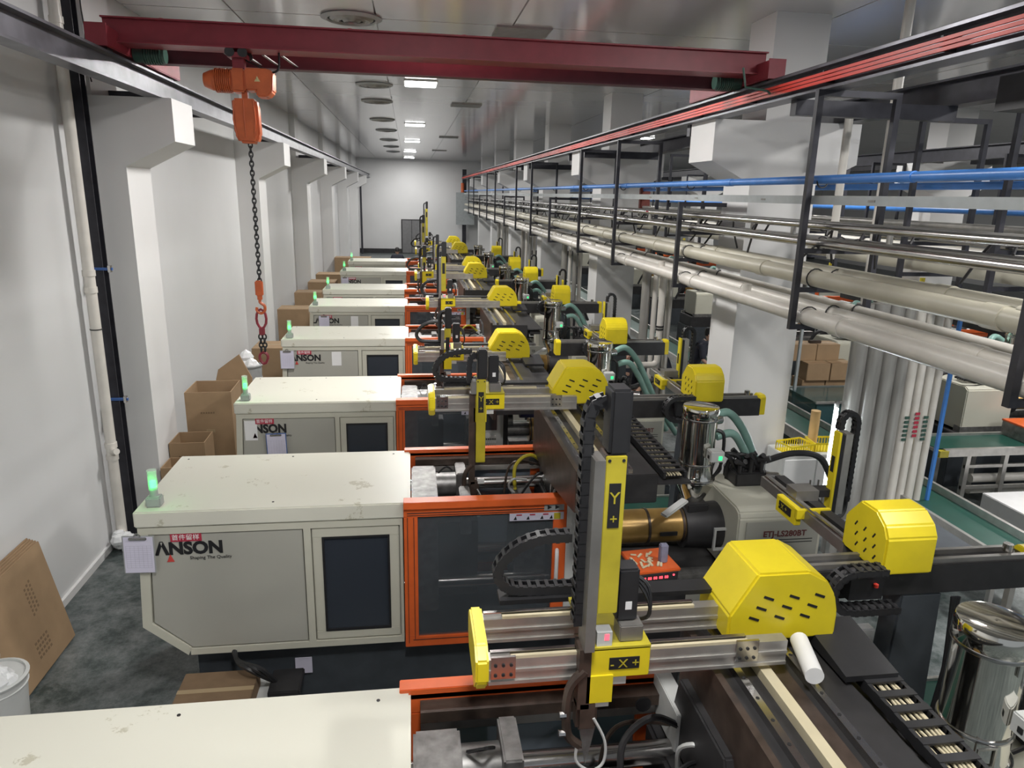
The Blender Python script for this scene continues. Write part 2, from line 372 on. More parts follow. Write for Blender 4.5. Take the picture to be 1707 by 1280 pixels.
for k in range(3):
    tag(MB().box(3.955, 3.975, -2, Y1 - .5, 5.715 + k * .036, 5.742 + k * .036).build('conductor_bar', REDL),
        ['lowest', 'middle', 'top'][k] + ' red conductor bar along the runway beam', 'conductor bar')
b = MB()
for y in [0.5 + 1.6 * i for i in range(34)]: b.box(3.965, 4.09, y, y + .03, 5.72, 5.83)
tag(b.build('conductor_bracket', DARK), 'small dark brackets holding the red conductor bars', 'bracket')['kind'] = 'stuff'
OR = ['first', 'second', 'third', 'fourth', 'fifth', 'sixth', 'seventh', 'eighth', 'ninth', 'tenth', 'eleventh', 'twelfth', 'thirteenth', 'fourteenth', 'fifteenth', 'sixteenth']
for k, y in enumerate([10.25, 12.2, 18.3, 20.2, 26.3, 28.2, 34.3, 42.3]):
    o = tag(MB().box(X0, -3.06, y, y + .09, 5.645, 5.76).build('cross_tie', NAVY), '', 'tie beam', 'ties between the wall and the left runway beam')
    o['label'] = '%s short dark tie between left wall and runway beam, counted from the camera' % OR[k]
for k, y in enumerate([4.0, 7.6, 10.6, 17.2, 18.9, 25.4, 27.1, 34]):
    o = tag(MB().box(4.1, 6.0, y, y + .12, 5.50, 5.66).build('cross_tie', NAVY), '', 'tie beam', 'ties between the two runway beams over the racks')
    o['label'] = '%s dark tie between the paired runway beams, counted from the camera' % OR[k]
# black box hanging right corner + posts behind left wall
tag(MB().box(4.75, 5.1, 5.2, 5.6, 5.35, 5.62).build('junction_box', BLK), 'black box under the runway beam at the picture edge', 'junction box')
rt = thing('steel_post', (-3.80, 9.42, 0), 'dark steel post between drain pipe and first column', 'post')
b = MB(); b.box(-.08, .08, -.08, -.065, 0, ZC); b.box(-.08, .08, .065, .08, 0, ZC); b.box(-.01, .01, -.065, .065, 0, ZC); b.build('post_profile', NAVY, rt)
tag(MB().box(-3.72, -3.58, 56.2, 56.35, 0, 5.9).build('steel_post', NAVY), 'dark steel post in the corner left of the back wall', 'post')
tag(MB().box(4.0, 4.3, 56.3, 56.55, 0, 6.4).build('steel_post', NAVY), 'dark steel post on the right end of the back wall', 'post')
tag(MB().box(3.5, 4.9, 56.0, 56.3, 2.3, 4.7).build('wall_cabinet', TRAY, bevel=.01), 'grey wall cabinet at the end of the pipe racks', 'cabinet')
tag(MB().cyl((4.0, 56.15, 4.7), (4.0, 56.15, 5.4), .13).build('warning_light', HOIST, smooth=True), 'orange warning light above the grey wall cabinet', 'warning light')

# drain pipe on the left wall
rt = thing('drain_pipe', (-3.80, 9.13, 0), 'white plastic drain pipe running up the left wall', 'pipe')
MB().cyl((0, 0, .12), (0, 0, ZC), .062, 20).build('pipe_run', PVC, rt, True)
for z in (1.22, 1.38, 3.35, 3.55, 6.3): MB().cyl((0, 0, z), (0, 0, z + .07), .072, 20).build('socket', PVC, rt, True)
MB().cyl((0, -.02, 1.33), (.10, -.10, 1.36), .04, 16).build('access_plug', PVC, rt, True)
MB().tube(spline([(0, 0, .45), (.0, -.02, .25), (.06, -.12, .14), (.2, -.2, .12)], 5), .058, 12).build('pipe_elbow', PVC, rt, True)
for z, l in ((2.9, 'thin wire'), ): MB().cyl((0, 0, z), (0, 0, z + .012), .068, 20).build('pipe_strap', DARK, rt, True)
for z, t in ((3.60, 'upper blue clamp on the dark post beside the drain pipe'), (1.95, 'lower blue clamp on the dark post beside the drain pipe')):
    rt = thing('post_clamp', (-3.72, 9.33, z), t, 'clamp')
    MB().box(-.1, .12, -.03, 0, 0, .03).build('clamp_bar', BLUE, rt); MB().box(.08, .11, -.06, 0, -.02, .06).build('clamp_screw', STEEL, rt)
tag(MB().tube(spline([(-3.55, 9.2, ZC), (-3.52, 9.1, 6.5), (-3.47, 9.0, 6.2), (-3.50, 9.0, 5.95), (-3.46, 9.0, 5.7)], 5), .008, 5).build('loose_cable', DARK), 'loose grey cable hanging from ceiling by the crane end', 'cable')
b = MB()
rb = random.Random(3)
for i in range(9):
    a = Vector((-3.72 + rb.uniform(-.1, .1), 8.98 + rb.uniform(-.1, .1), .14 + rb.uniform(-.1, .1))); b.lathe(a, [(.0, -.09), (.07, -.05), (.09, 0), (.06, .06), (0, .08)], 7)
tag(b.build('wrapping', BAG), 'crumpled silver wrapping around the drain pipe foot', 'wrapping')

# ---------------------------------------------------------------- crane
cr = thing('bridge_crane', (0, 8.6, 5.94), 'dark red bridge crane girder spanning both runway beams', 'crane')
b = MB(); b.box(-3.10, 4.14, -.10, .12, .10, .315); b.box(-3.10, 4.14, -.16, .18, .085, .10); b.box(-3.10, 4.14, -.16, .18, .315, .33)
b.build('girder', RED, cr)
b = MB(); b.box(-2.95, 4.0, .48, .56, .0, .16); b.box(-2.95, 4.0, .44, .60, -.012, .0); b.build('side_rail', mat('dark_crane_red', (.085, .02, .03), .5, var=.15), cr)
for x in (-1.98, -1.78, -1.58, -1.38): MB().beam((x, .17, .085), (x + .12, .47, .02), .03, .01).build('rail_bracket', ALUD, cr)
for x in (-2.55, -.62, .62, 1.85, 3.1): MB().cyl((x, 0, .33), (x, 0, .36), .03, 8).build('girder_bolt', RED, cr)
for x, s in ((-3.05, 1), (4.12, -1)):
    et = MB().box(x - .09, x + .09, -.42, 1.95, .0, .20).build('end_truck', RED, cr, bevel=.01)
    for y in (-.25, 1.7): MB().cyl((x - .05, y, 0.04), (x + .05, y, 0.04), .09, 20).build('wheel', DARK, et, True)
    MB().box(x - .10, x + .10, -.44, -.42, -.0, .21).build('end_plate', RED, et)
    mo = MB().cyl((x + s * .10, .30, .05), (x + s * .42, .30, .05), .085, 18).build('drive_motor', MGRN, cr, True)
    b = MB()
    for k in range(8): b.cyl((x + s * (.2 + .025 * k), .30, .05), (x + s * (.21 + .025 * k), .30, .05), .1, 18)
    b.build('cooling_fins', MGRN, mo, True); MB().box(x + s * .3 - .06, x + s * .3 + .06, .24, .36, .13, .18).build('terminal_box', LGREY, mo)
tag(MB().tube([(3.62, 7.95, 6.0), (3.66, 7.93, 5.8), (3.9, 7.9, 5.77), (3.94, 7.9, 5.74)], .012, 6).build('current_collector', MGRN), 'thin collector arm reaching from crane to red bars', 'collector arm')
# hoist
hx, hy = -1.76, 8.60
ho = thing('chain_hoist', (hx, hy, 5.72), 'orange electric chain hoist hanging from the red girder', 'hoist')
MB().cyl((-.32, 0, 0), (-.12, 0, 0), .105, 24).build('motor_housing', HOIST, ho, True)
b = MB()
for k in range(9): b.cyl((-.29 + k * .02, 0, 0), (-.282 + k * .02, 0, 0), .125, 24)
b.build('cooling_fins', HOIST, ho, True)
MB().lathe((0, 0, 0), [(0, -.10), (.07, -.09), (.10, -.02), (.105, 0)], 20).build('motor_cap', HOIST, ho, True).matrix_basis = Matrix.Translation((-.32, 0, 0)) @ Matrix.Rotation(PI / 2, 4, 'Y')
MB().box(-.12, .03, -.11, .11, -.12, .12).build('gear_housing', HOIST, ho, bevel=.02)
MB().prism([(.03, -.10), (.14, -.10), (.14, -.16), (.25, -.16), (.31, -.10), (.32, .10), (.27, .125), (.03, .125)], 'y', -.12, .12).build('control_cover', HOIST, ho, bevel=.015)
MB().box(-.10, .02, -.05, .05, .12, .22).build('suspension_bracket', RED, ho); MB().box(-.13, .05, -.14, .14, .22, .27).build('trolley', RED, ho)
for s in (-1, 1):
    for x in (-.1, .03): MB().cyl((x, s * .12, .27), (x, s * .15, .27), .05, 14).build('trolley_wheel', DARK, ho, True)
MB().prism([(.13, -.01), (.19, -.01), (.16, .045)], 'y', -.125, -.121).build('warning_sticker', mat('yellow_sticker', (.7, .6, .3), .5, var=0), ho)
text('!', .04, (.151, -.126, 0.0), FRONT, PRINT, ho, 'warning_mark', align='CENTER')
MB().tube(spline([(.22, 0, .13), (.30, -.02, .10), (.37, -.02, .14), (.38, 0, .3), (.37, 0, .42)], 5), .012, 6).build('power_cable', BLK, ho, True)
MB().tube(spline([(.02, .05, .22), (.06, .0, .2), (.2, -.03, .14), (.27, -.02, .12)], 5), .010, 6).build('power_cable', BLK, ho, True)
cb = MB(); prof = [(-.125, .0), (.125, .0), (.14, -.05), (.15, -.38), (.11, -.46), (-.07, -.46), (-.12, -.36)]
bag = cb.prism(prof, 'y', -.09, .09).build('chain_bag', HOIST, ho, bevel=.03, smooth=True); bag.location = (0, -.02, -.18)
MB().box(-.03, .03, -.03, .03, -.2, -.1).build('bag_neck', HOIST, ho)
for sx in (-.1, .0, .1): MB().tube([(sx, -.115, -.2), (sx * 1.15, -.12, -.4), (sx * .9, -.112, -.58)], .006, 5).build('bag_seam', HOIST, ho, True)
def link(a, b_, r, w, twist, name, m, parent):
    """an oval chain link from a (top) to b_ (bottom)"""
    h = (a - b_).length / 2; c = (a + b_) / 2; pts = []
    for i in range(12):
        t = 2 * PI * i / 12; u = math.cos(t) * w; v = math.sin(t) * h
        pts.append((c.x + u * math.cos(twist), c.y + u * math.sin(twist), c.z + v))
    return MB().tube(pts, r, 5, True).build(name, m, parent, True)
ht = Vector((hx, hy, 0))
chn = thing('hoist_chain', (0, 0, 0), 'long black load chain hanging from the orange hoist', 'chain')
z = 5.10; k = 0; proto = [None, None]
while z > 3.58:
    if proto[k % 2] is None: proto[k % 2] = link(Vector((hx + .02, hy, .035)), Vector((hx + .02, hy, -.035)), .0085, .02, (k % 2) * PI / 2, 'chain_link', BLK, chn); o = proto[k % 2]
    else: o = proto[k % 2].copy(); C.objects.link(o)
    o.location = (-.0, 0, z - .03); z -= .05; k += 1
hb = thing('hook_block', (hx + .01, hy, 3.42), 'orange hook block with its hook at the chain end', 'hook')
MB().box(-.05, .05, -.04, .04, -.03, .18).build('block_body', HOIST, hb, bevel=.015)
MB().cyl((0, 0, -.08), (0, 0, -.03), .035, 12).build('hook_nut', HOIST, hb, True)
MB().tube(spline([(0, 0, -.08), (0, 0, -.12), (.055, 0, -.17), (.05, 0, -.24), (0, 0, -.27), (-.05, 0, -.23), (-.045, 0, -.19)], 5), .02, 8).build('hook', HOIST, hb, True)
hb.scale = (.85, .85, .85); sl = thing('chain_sling', (hx + .01, hy, 3.06), 'red ring with short dark chain sling hanging from the hook', 'sling'); sl.scale = (.8, .8, .8)
link(Vector((0, 0, .22)), Vector((0, 0, -.06)), .02, .07, 0, 'master_ring', RED, sl)
MB().box(-.04, .04, -.03, .03, -.16, -.05).build('coupling', RED, sl, bevel=.01)
p = [None, None]
for s in (-1, 1):
    for k in range(4):
        o = link(Vector((s * .027, 0, .05)), Vector((s * .027, 0, -.03)), .012, .026, (k % 2) * PI / 2, 'chain_link', BLK, sl); o.location = (0, 0, -.2 - .062 * k)
MB().tube([(0.06 * math.sin(2 * PI * i / 14), 0, -.50 + .075 * math.cos(2 * PI * i / 14) - (.02 if abs(i - 7) < 2 else 0)) for i in range(14)], .022, 7, True).build('sling_hook', RED, sl, True)

# ---------------------------------------------------------------- pipe racks
def hanger(x, y, top, zb, wd, label, group, zt=5.66, shelves=(4.12, 3.72, 3.33), clamps=()):
    rt = thing('pipe_hanger', (x, y, 0), label, 'pipe hanger', group)
    for dx in (0, wd): MB().box(dx - .03, dx + .03, -.03, .03, zb, top).build('hanger_post', NAVY, rt)
    b = MB()
    MB().box(.03, wd - .03, -.03, .03, top - .06, top).build('top_bar', NAVY, rt)
    for z in shelves: MB().box(.03, wd - .03, -.025, .025, z - .03, z + .02).build('cross_bar', NAVY, rt)
    for dx, z, r in clamps:
        MB().tube(arc((dx, -.045, z), r + .012, 0, 2 * PI, 14)[:-1], .008, 5, True).build('pipe_clamp', DARK, rt, True)
    return rt
CL = [(.16, 3.44, .09), (.43, 3.47, .075), (.71, 3.5, .055), (.18, 3.84, .085), (.42, 3.84, .08), (.2, 4.2, .05), (.4, 4.2, .05), (.6, 4.18, .05), (.2, 4.36, .03), (.12, 4.80, .045)]
ty = [4.07, 6.93, 10.4, 13.85, 16.9, 20.6, 23.9, 27.4, 30.8, 34.3, 38, 42, 46, 50]
tall = [1, 1, 0, 1, 1, 0, 1, 1, 0, 1, 1, 0, 1, 1]
ordn = ['first', 'second', 'third', 'fourth', 'fifth', 'sixth', 'seventh', 'eighth', 'ninth', 'tenth', 'eleventh', 'twelfth', 'thirteenth', 'fourteenth']
for k, (y, t) in enumerate(zip(ty, tall)):
    hanger(3.97, y, 5.66 if t else 4.56, 3.30, .83, '%s dark steel hanger frame of the pipe rack counted from the camera%s' % (ordn[k], '' if t else ', short one'), 'hangers of the near pipe rack', clamps=CL if y < 30 else ())
for k, y in enumerate([4.2, 7.1, 8.6, 11.5, 14.2, 17.5, 21, 25, 29, 34, 40, 46]):
    hanger(6.35, y, 5.66, 3.30, .9, '%s hanger frame of the farther pipe rack counted from the camera' % ordn[k], 'hangers of the farther pipe rack')
def run(name, x, z, r, y0, y1, m, label, cat='pipe', couple=None, group='pipes along the near rack', n=18):
    rt = thing(name, (x, y0, z), label, cat, group)
    MB().cyl((0, 0, 0), (0, y1 - y0, 0), r, n).build('pipe_run', m, rt, True)
    for y in (couple or []):
        MB().cyl((0, y - y0 - .09, 0), (0, y - y0 + .09, 0), r * 1.12, n).build('pipe_socket', m, rt, True)
    return rt
sp = [2 + 3.9 * i for i in range(13)]
g = run('water_pipe', 4.11, 3.44, .09, 0, 55, PVC, 'thick white pipe, lowest and outermost on the near rack', couple=[6.3, 10.0, 13.3, 17.9, 22, 26, 30, 35, 40])
for y in (8.3, 11.4, 16.0, 20.5): MB().cyl((0, y, .05), (0, y, .17), .055, 14).build('pipe_stub', PVC, g, True)
run('water_pipe', 4.40, 3.47, .075, 0, 55, PVC, 'white pipe just behind the thick outermost white one', couple=[4.9, 9, 14, 20])
run('water_pipe', 4.68, 3.50, .055, 0, 55, PVC, 'thin white pipe at the back of the lowest tier', couple=[4.7, 8.1, 12.6, 19])
g = run('water_pipe', 4.14, 3.84, .085, 0, 55, PVCT, 'tan pipe on the middle tier, front one', couple=[4.5, 8.0, 11.8, 15.1, 19.7, 24])
MB().cyl((0, 4.1, .08), (0, 4.32, .08), .03, 12).build('pipe_stub', PVCT, g, True)
run('water_pipe', 4.44, 3.87, .08, 0, 55, PVCT, 'tan pipe on the middle tier, back one', couple=[5.4, 10, 14, 21])
for k, (x, z, r, m) in enumerate([(4.12, 4.20, .045, STEEL), (4.26, 4.20, .05, ALU), (4.42, 4.19, .045, ALUD), (4.6, 4.2, .04, STEEL), (4.14, 4.37, .035, STEEL), (4.30, 4.38, .035, ALUD), (4.46, 4.37, .03, ALU)]):
    run('steel_pipe', x, z, r, 0, 55, m, ['thin steel pipe, front of the upper tier', 'steel pipe, second of the upper tier', 'dull steel pipe, third of the upper tier', 'steel pipe at the back of the upper tier', 'slim steel pipe just under the cable tray, front', 'slim dull pipe just under the cable tray, middle', 'slim pipe just under the cable tray, back'][k], n=12)
run('air_pipe', 4.07, 4.82, .042, 0, 55, PVCB, 'blue compressed air pipe running above the cable tray', couple=[5.6, 9.0, 13.5, 18, 24])
rt = thing('cable_tray', (4.02, 0, 4.58), 'grey galvanised cable tray under the blue pipe', 'cable tray')
MB().box(0, .14, 0, 55, 0, .085).build('tray_body', TRAY, rt)
for y in [1.9 + 2.0 * i for i in range(20)]: MB().box(-.004, 0, y, y + .10, .03, .05).build('tray_joint', ALUD, rt)
# clutter of small valves, elbows and cables on the rack
rb = random.Random(5)
vb = []
for k in range(16):
    y = 6.2 + 1.53 * k; x = 4.15 + rb.uniform(0, .45)
    q = thing('pipe_valve', (x, y, 4.25), OR[k] + ' small valve along the upper steel pipes, counted from the camera', 'valve', 'small valves along the upper steel pipes')
    MB().cyl((0, 0, -.02), (0, 0, .12), .03, 10).build('valve_body', ALU, q, True); MB().box(-.08, .08, -.012, .012, .12, .14).build('valve_handle', rb.choice([DARK, REDP, STEELR]), q)
cb_ = MB()
for k in range(60):
    y = 5 + k * .8 + rb.uniform(0, .4); x = 4.2 + rb.uniform(0, .5); z0 = 4.24
    cb_.tube(spline([(x, y, z0), (x + .1, y + .1, z0 + .12), (x + rb.uniform(-.1, .3), y + rb.uniform(.1, .5), z0 + .1), (x + .1, y + .6, 3.95)], 3), .014, 5)
tag(cb_.build('small_hoses', DARK), 'tangle of small hoses and wires along the pipe rack', 'hose')['kind'] = 'stuff'
# farther rack pipes
for k, (x, z, r, m) in enumerate([(6.5, 3.46, .09, PVC), (6.72, 3.44, .07, PVC), (6.55, 3.85, .08, PVCT), (6.8, 3.85, .08, PVC), (6.5, 4.20, .05, STEEL), (6.65, 4.2, .05, ALUD), (6.85, 4.2, .05, STEEL), (6.5, 4.36, .04, ALU), (7.0, 3.45, .06, ALUD)]):
    run('steel_pipe' if k > 3 else 'water_pipe', x, z, r, 0, 55, m, '%s pipe of the farther rack counted from its lowest front corner' % ordn[k], group='pipes along the farther rack', n=12)
run('air_pipe', 6.5, 4.83, .045, 0, 55, PVCB, 'blue pipe of the farther rack', group='pipes along the farther rack')
tag(MB().box(6.42, 6.56, 0, 55, 4.58, 4.66).build('cable_tray', TRAY), 'grey cable tray of the farther rack', 'cable tray')
for k, (x, z, r, m) in enumerate([(12.3, 3.6, .1, PVC), (12.6, 3.6, .1, PVCT), (12.3, 4.1, .07, STEEL), (12.6, 4.1, .07, ALU), (12.3, 4.5, .08, PVCB), (12.5, 4.7, .05, ALU)]):
    run('water_pipe', x, z, r, 0, 55, m, '%s pipe of the distant rack in the next bay' % ordn[k], group='pipes of the distant rack', n=10)
for k in range(10): hanger(12.2, 5 + 4.4 * k, 5.66, 3.4, .9, '%s hanger frame of the distant rack in the next bay' % ordn[k], 'hangers of the distant rack')

# vertical drops beside the Y columns
def drop(x, y, r, z0, z1, m, label, g='vertical pipe drops', lean=0):
    return tag(MB().cyl((x, y, z0), (x, y, z1), r, 16).build('vertical_pipe', m, smooth=True), label, 'pipe', g)
drop(6.0, 8.7, .06, 0, ZC, PVC, 'white downpipe rising in front of the dark beam')
drop(5.35, 8.6, .05, 3.9, 5.66, PVC, 'white downpipe just left of the taller one')
GPIPE = mat('grey_wrapped_pipe', (0.34, 0.33, 0.31), 0.3, 0.25, var=0.15, scale=3, stretch=(6, 6, .5))
for k, (x, y, r) in enumerate([(5.60, 8.1, .105), (5.82, 8.1, .105), (6.03, 8.1, .10), (6.22, 8.1, .08), (6.38, 8.1, .062), (6.52, 8.1, .05), (6.65, 8.1, .055), (6.78, 8.1, .045)]):
    drop(x, y, r, 0.0, 3.4, GPIPE if k < 4 else PVC, ['thickest grey drop pipe next to the white column', 'second grey drop pipe of the bundle', 'third grey drop pipe of the bundle', 'fourth grey drop pipe of the bundle', 'white drop pipe beside the grey bundle', 'second white drop pipe of the bundle', 'third white drop pipe of the bundle', 'outer white drop pipe beside the blue conduit'][k], 'bundle of drop pipes by the first column')
tag(MB().box(6.90, 6.94, 8.05, 8.09, 0, 3.4).build('conduit', PVCB), 'thin blue conduit beside the bundle of drop pipes', 'conduit')
for x, z, m in ((6.38, 1.9, MGRN), (6.52, 1.95, REDP), (6.65, 1.9, MGRN)):
    b = MB()
    for k in range(6): b.box(x - .03, x + .03, 8.02, 8.03, z - .06 * k, z - .06 * k + .035)
    tag(b.build('pipe_marking', m), {1.95: 'red', 1.9: 'green'}[z] + ' flow marking stickers on a drop pipe' + (' beside the conduit' if x > 6.5 else ''), 'sticker')
for j, yy in enumerate((13.0, 20.5, 28.5, 36.5)):
    for k, (x, r, m) in enumerate([(4.75, .07, GPIPE), (4.93, .06, PVC), (4.60, .05, PVC), (4.45, .085, GPIPE)]):
        drop(x, yy + .1 * (k % 2), r, 0.0, 3.5, m, '%s pipe of the drop bundle %s' % (['grey', 'white', 'thin white', 'thick grey'][k], ['between first and second Y column', 'behind the second Y column', 'behind the third Y column', 'behind the fourth Y column'][j]), 'drop pipe bundles farther down')
rt = thing('return_pipe', (0, 0, 0), 'white pipe dropping from the rack and bending level toward the machines', 'pipe')
MB().tube([(4.45, 12.2, 3.4), (4.45, 12.2, 1.75)] + arc((4.35, 12.2, 1.75), .1, 0, -PI / 2, 5) + [(3.4, 12.2, 1.65)], .06, 12).build('pipe_run', PVC, rt, True)
for z in (2.3, 2.35): MB().cyl((4.45, 12.2, z), (4.45, 12.2, z + .03), .072, 14).build('pipe_clamp', DARK, rt, True)
# ---------------------------------------------------------------- machines
def machine(ox, yb, label, logo='', qr=None, rz=0, hmi=False, lamp=True, near=False, sticker=True, inj_text=True, twin=True, notext=False):
    R = thing('moulding_machine', (ox, yb, 0), label, 'machine', 'injection moulding machines in the row' if rz == 0 else 'machines of the facing row', rz)
    # bed
    MB().prism([(-1.95, 0), (4.15, 0), (4.15, .62), (-1.95, .62)], 'y', -1.18, -.14).build('machine_bed', BED, R, bevel=.01)
    b = MB(); b.box(1.75, 4.05, -1.22, -1.18, .12, 1.0); lp = b.build('bed_panel', CREAMD, R, bevel=.006)
    MB().box(2.2, 2.75, -1.235, -1.22, .35, .8).build('panel_window', BLK, lp); MB().box(3.15, 3.7, -1.235, -1.22, .3, .85).build('panel_door', CREAM, lp, bevel=.004)
    MB().box(1.75, 4.1, -1.16, -.16, .62, .95).build('injection_base', DARK, R, bevel=.01)
    MB().box(1.7, 4.0, -1.15, -1.0, .95, 1.05).build('guide_rail', STEELR, R); MB().box(1.7, 4.0, -.32, -.17, .95, 1.05).build('guide_rail', STEELR, R)
    # clamp guard: cover, body and doors
    cv = MB().box(-2.30, -.03, -1.32, 0, 1.855, 2.0).build('top_cover', COVER, R, bevel=.012)
    b = MB()
    for x, y in ((-2.2, -1.2), (-1.2, -1.2), (-2.2, -.1), (-1.2, -.1), (-.2, -.1)): b.cyl((x, y, 2.0), (x, y, 2.003), .010, 8)
    b.build('cover_screws', DARK, cv)
    poly = [(-2.28, 1.85), (-.10, 1.85), (-.10, .62), (-1.98, .62), (-2.33, .92)]
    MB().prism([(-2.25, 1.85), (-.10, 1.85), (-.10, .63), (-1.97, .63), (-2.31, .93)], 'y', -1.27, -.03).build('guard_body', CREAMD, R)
    fr = MB()
    fr.prism([(-2.28, 1.85), (-.10, 1.85), (-.10, 1.79), (-2.28, 1.79)], 'y', -1.31, -1.27)
    fr.prism([(-2.33, .92), (-2.28, 1.79), (-2.20, 1.79), (-2.25, .95)], 'y', -1.31, -1.27)
    fr.prism([(-2.33, .92), (-2.25, .95), (-1.95, .69), (-1.98, .62)], 'y', -1.31, -1.27)
    fr.box(-1.96, -.10, -1.31, -1.27, .62, .68); fr.box(-.945, -.885, -1.31, -1.27, .68, 1.79); fr.box(-.125, -.10, -1.31, -1.27, .68, 1.79)
    fr.build('guard_frame', CREAM, R)
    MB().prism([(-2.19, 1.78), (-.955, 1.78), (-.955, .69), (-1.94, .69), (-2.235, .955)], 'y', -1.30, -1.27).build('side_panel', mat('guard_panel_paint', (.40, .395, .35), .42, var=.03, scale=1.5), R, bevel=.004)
    dr = MB().frame(-.875, -.135, .69, 1.78, .085, -1.30, -1.27).build('guard_door', CREAM, R, bevel=.004)
    MB().box(-.80, -.21, -1.285, -1.275, .77, 1.70).build('window_pane', GLASSD, dr)
    b = MB(); b.frame(-.795, -.215, .77, 1.70, .018, -1.305, -1.285); b.build('window_gasket', BLK, dr)
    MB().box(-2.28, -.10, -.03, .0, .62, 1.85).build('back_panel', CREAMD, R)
    # door between clamp and mould: orange sliding guards
    for side, y in ((0, -1.34), (1, -.06)):
        t = .05; d = MB().frame(-.09, 1.36, .58, 1.99, .12, y, y + .05, .10).build('sliding_guard', ORANGE, R, bevel=.004)
        b = MB(); b.box(-.09, 1.36, y - (.0 if side else .03), y + .09, 1.955, 2.02); b.build('top_rail', ORANGE, d, bevel=.004)
        b = MB()
        yy = y - .004 if side == 0 else y + .05
        b.box(-.06, 1.33, yy, yy + .004, 1.905, 1.912); b.box(-.06, 1.33, yy, yy + .004, 1.885, 1.89); b.box(-.005, 0, yy, yy + .004, .66, 1.87); b.box(-.02, 1.33, yy, yy + .004, .65, .655); b.box(-.06, -.055, yy, yy + .004, .62, 1.87)
        b.build('panel_seam', DARK, d)
        MB().box(.03, 1.24, y + .02, y + .028, .68, 1.87).build('guard_pane', PANE if side == 0 else mat('blue_grey_pane', (.20, .235, .28), .15, var=0, alpha=.8), d)
        MB().box(1.36, 1.41, y - .01, y + .06, .58, 2.02).build('end_post', LGREY, d)
        if side == 0:
            MB().box(1.28, 1.40, y - .02, y + .05, 1.85, 2.0)
            hb_ = MB(); hb_.tube(spline([(1.28, y - .01, 1.50), (1.27, y - .06, 1.48), (1.27, y - .06, 1.25), (1.28, y - .01, 1.23)], 4), .018, 8)
            hb_.build('door_handle', WHITE, d, True)
            if not notext:
                st = MB().box(.84, 1.33, y - .006, y, 1.80, 1.87).build('warning_strip', PAPER, d)
                MB().box(1.24, 1.30, y - .008, y - .006, 1.805, 1.865).build('warning_field', YELD, st)
                for xx in (.90, 1.02, 1.14): MB().box(xx, xx + .05, y - .008, y - .006, 1.85, 1.862).build('warning_field', REDP, st)
                for xx in (.875, .99, 1.115, 1.2): MB().prism([(xx, 1.81), (xx + .03, 1.81), (xx + .02, 1.845)], 'y', y - .008, y - .006).build('warning_figure', PRINT, st)
                MB().box(1.15, 1.33, y - .006, y, 1.89, 1.95).build('warning_label', GREY, d)
                for xx in (1.18, 1.25): MB().prism([(xx, 1.9), (xx + .04, 1.92), (xx, 1.94)], 'y', y - .008, y - .006).build('warning_figure', PRINT, d)
        else:
            MB().box(.02, 1.33, y - .06, y - .02, 1.80, 1.86).build('inner_rail', ALU, d)
            MB().box(.02, 1.33, y - .10, y, 1.885, 1.95).build('rail_box', BROWN, d)
            MB().cyl((1.24, y - .11, 1.90), (1.24, y - .08, 1.90), .045, 12).build('roller', BLK, d, True)
    MB().prism([(-1.34, .6), (-1.34, 2.03), (-1.0, 2.03), (-1.0, 1.85), (-1.25, 1.8), (-1.25, .6)], 'x', 1.40, 1.45).build('side_frame', LGREY, R)
    MB().box(1.33, 1.42, -.42, .05, 1.80, 2.03).build('side_frame', LGREY, R, bevel=.005)
    # clamp inside
    for y in (-.36, -.98):
        for z in (1.76, 1.02): MB().cyl((-.6, y, z), (1.45, y, z), .062, 20).build('tie_bar', STEEL, R, True)
    mp = MB().box(-.02, .22, -1.1, -.24, .78, 1.92).build('moving_platen', STEELR, R, bevel=.015)
    for y in (-.36, -.98):
        MB().cyl((.10, y, 1.76), (.50, y, 1.76), .12, 20).build('guide_bush', STEELR, mp, True); MB().box(.42, .52, y - .16, y + .16, 1.58, 1.93).build('bush_flange', STEELR, mp, bevel=.01)
    MB().tube(spline([(.25, -.40, 1.9), (.32, -.5, 2.0), (.38, -.42, 1.93)], 4), .01, 5).build('mould_hose', BLK, mp)
    for k in range(5): MB().cyl((-.02, -1.0 + .12 * k, 1.55 + .05 * (k % 2)), (.2, -.98 + .1 * k, 1.5), .035, 10).build('toggle_arm', STEELR, mp, True)
    MB().box(.22, .6, -.95, -.42, .85, 1.62).build('mould_half', DARK, R, bevel=.01)
    MB().box(.95, 1.25, -.95, -.42, .85, 1.62).build('mould_half', STEELR, R, bevel=.01)
    if near:
        q = MB().box(.95, 1.15, -.75, -.5, 1.62, 1.78).build('mould_manifold', DARK, R, bevel=.01)
        for pts, m, r in (([(1.0, -.6, 1.75), (1.0, -.55, 2.0), (1.15, -.5, 2.1), (1.35, -.4, 1.95), (1.6, -.45, 1.8)], YELD if yb > 5 else DARK, .018), ([(1.0, -.66, 1.75), (.92, -.7, 1.85), (.95, -.75, 1.95), (1.1, -.65, 1.9)], LGREY, .012), ([(.9, -.5, 1.7), (.95, -.45, 1.95), (1.1, -.4, 2.0), (1.45, -.3, 1.85)], BROWN, .012), ([(1.05, -.7, 1.78), (1.2, -.75, 2.0), (1.4, -.6, 1.9), (1.7, -.6, 1.8)], BLK, .012)):
            MB().tube(spline(pts, 6), r, 7).build('mould_cable', m, q, True)
    # fixed platen
    fp = MB().box(1.27, 1.55, -1.16, -.14, .62, 1.78).build('fixed_platen', DARK, R, bevel=.02)
    for y in (-.36, -.98):
        for z in (1.6, .95): MB().cyl((1.55, y, z), (1.64, y, z), .09, 18).build('tie_nut', STEELR, fp, True)
    for y in (-1.05, -.65, -.25): MB().cyl((1.4, y, 1.78), (1.4, y, 1.82), .02, 8).build('bolt', STEEL, fp)
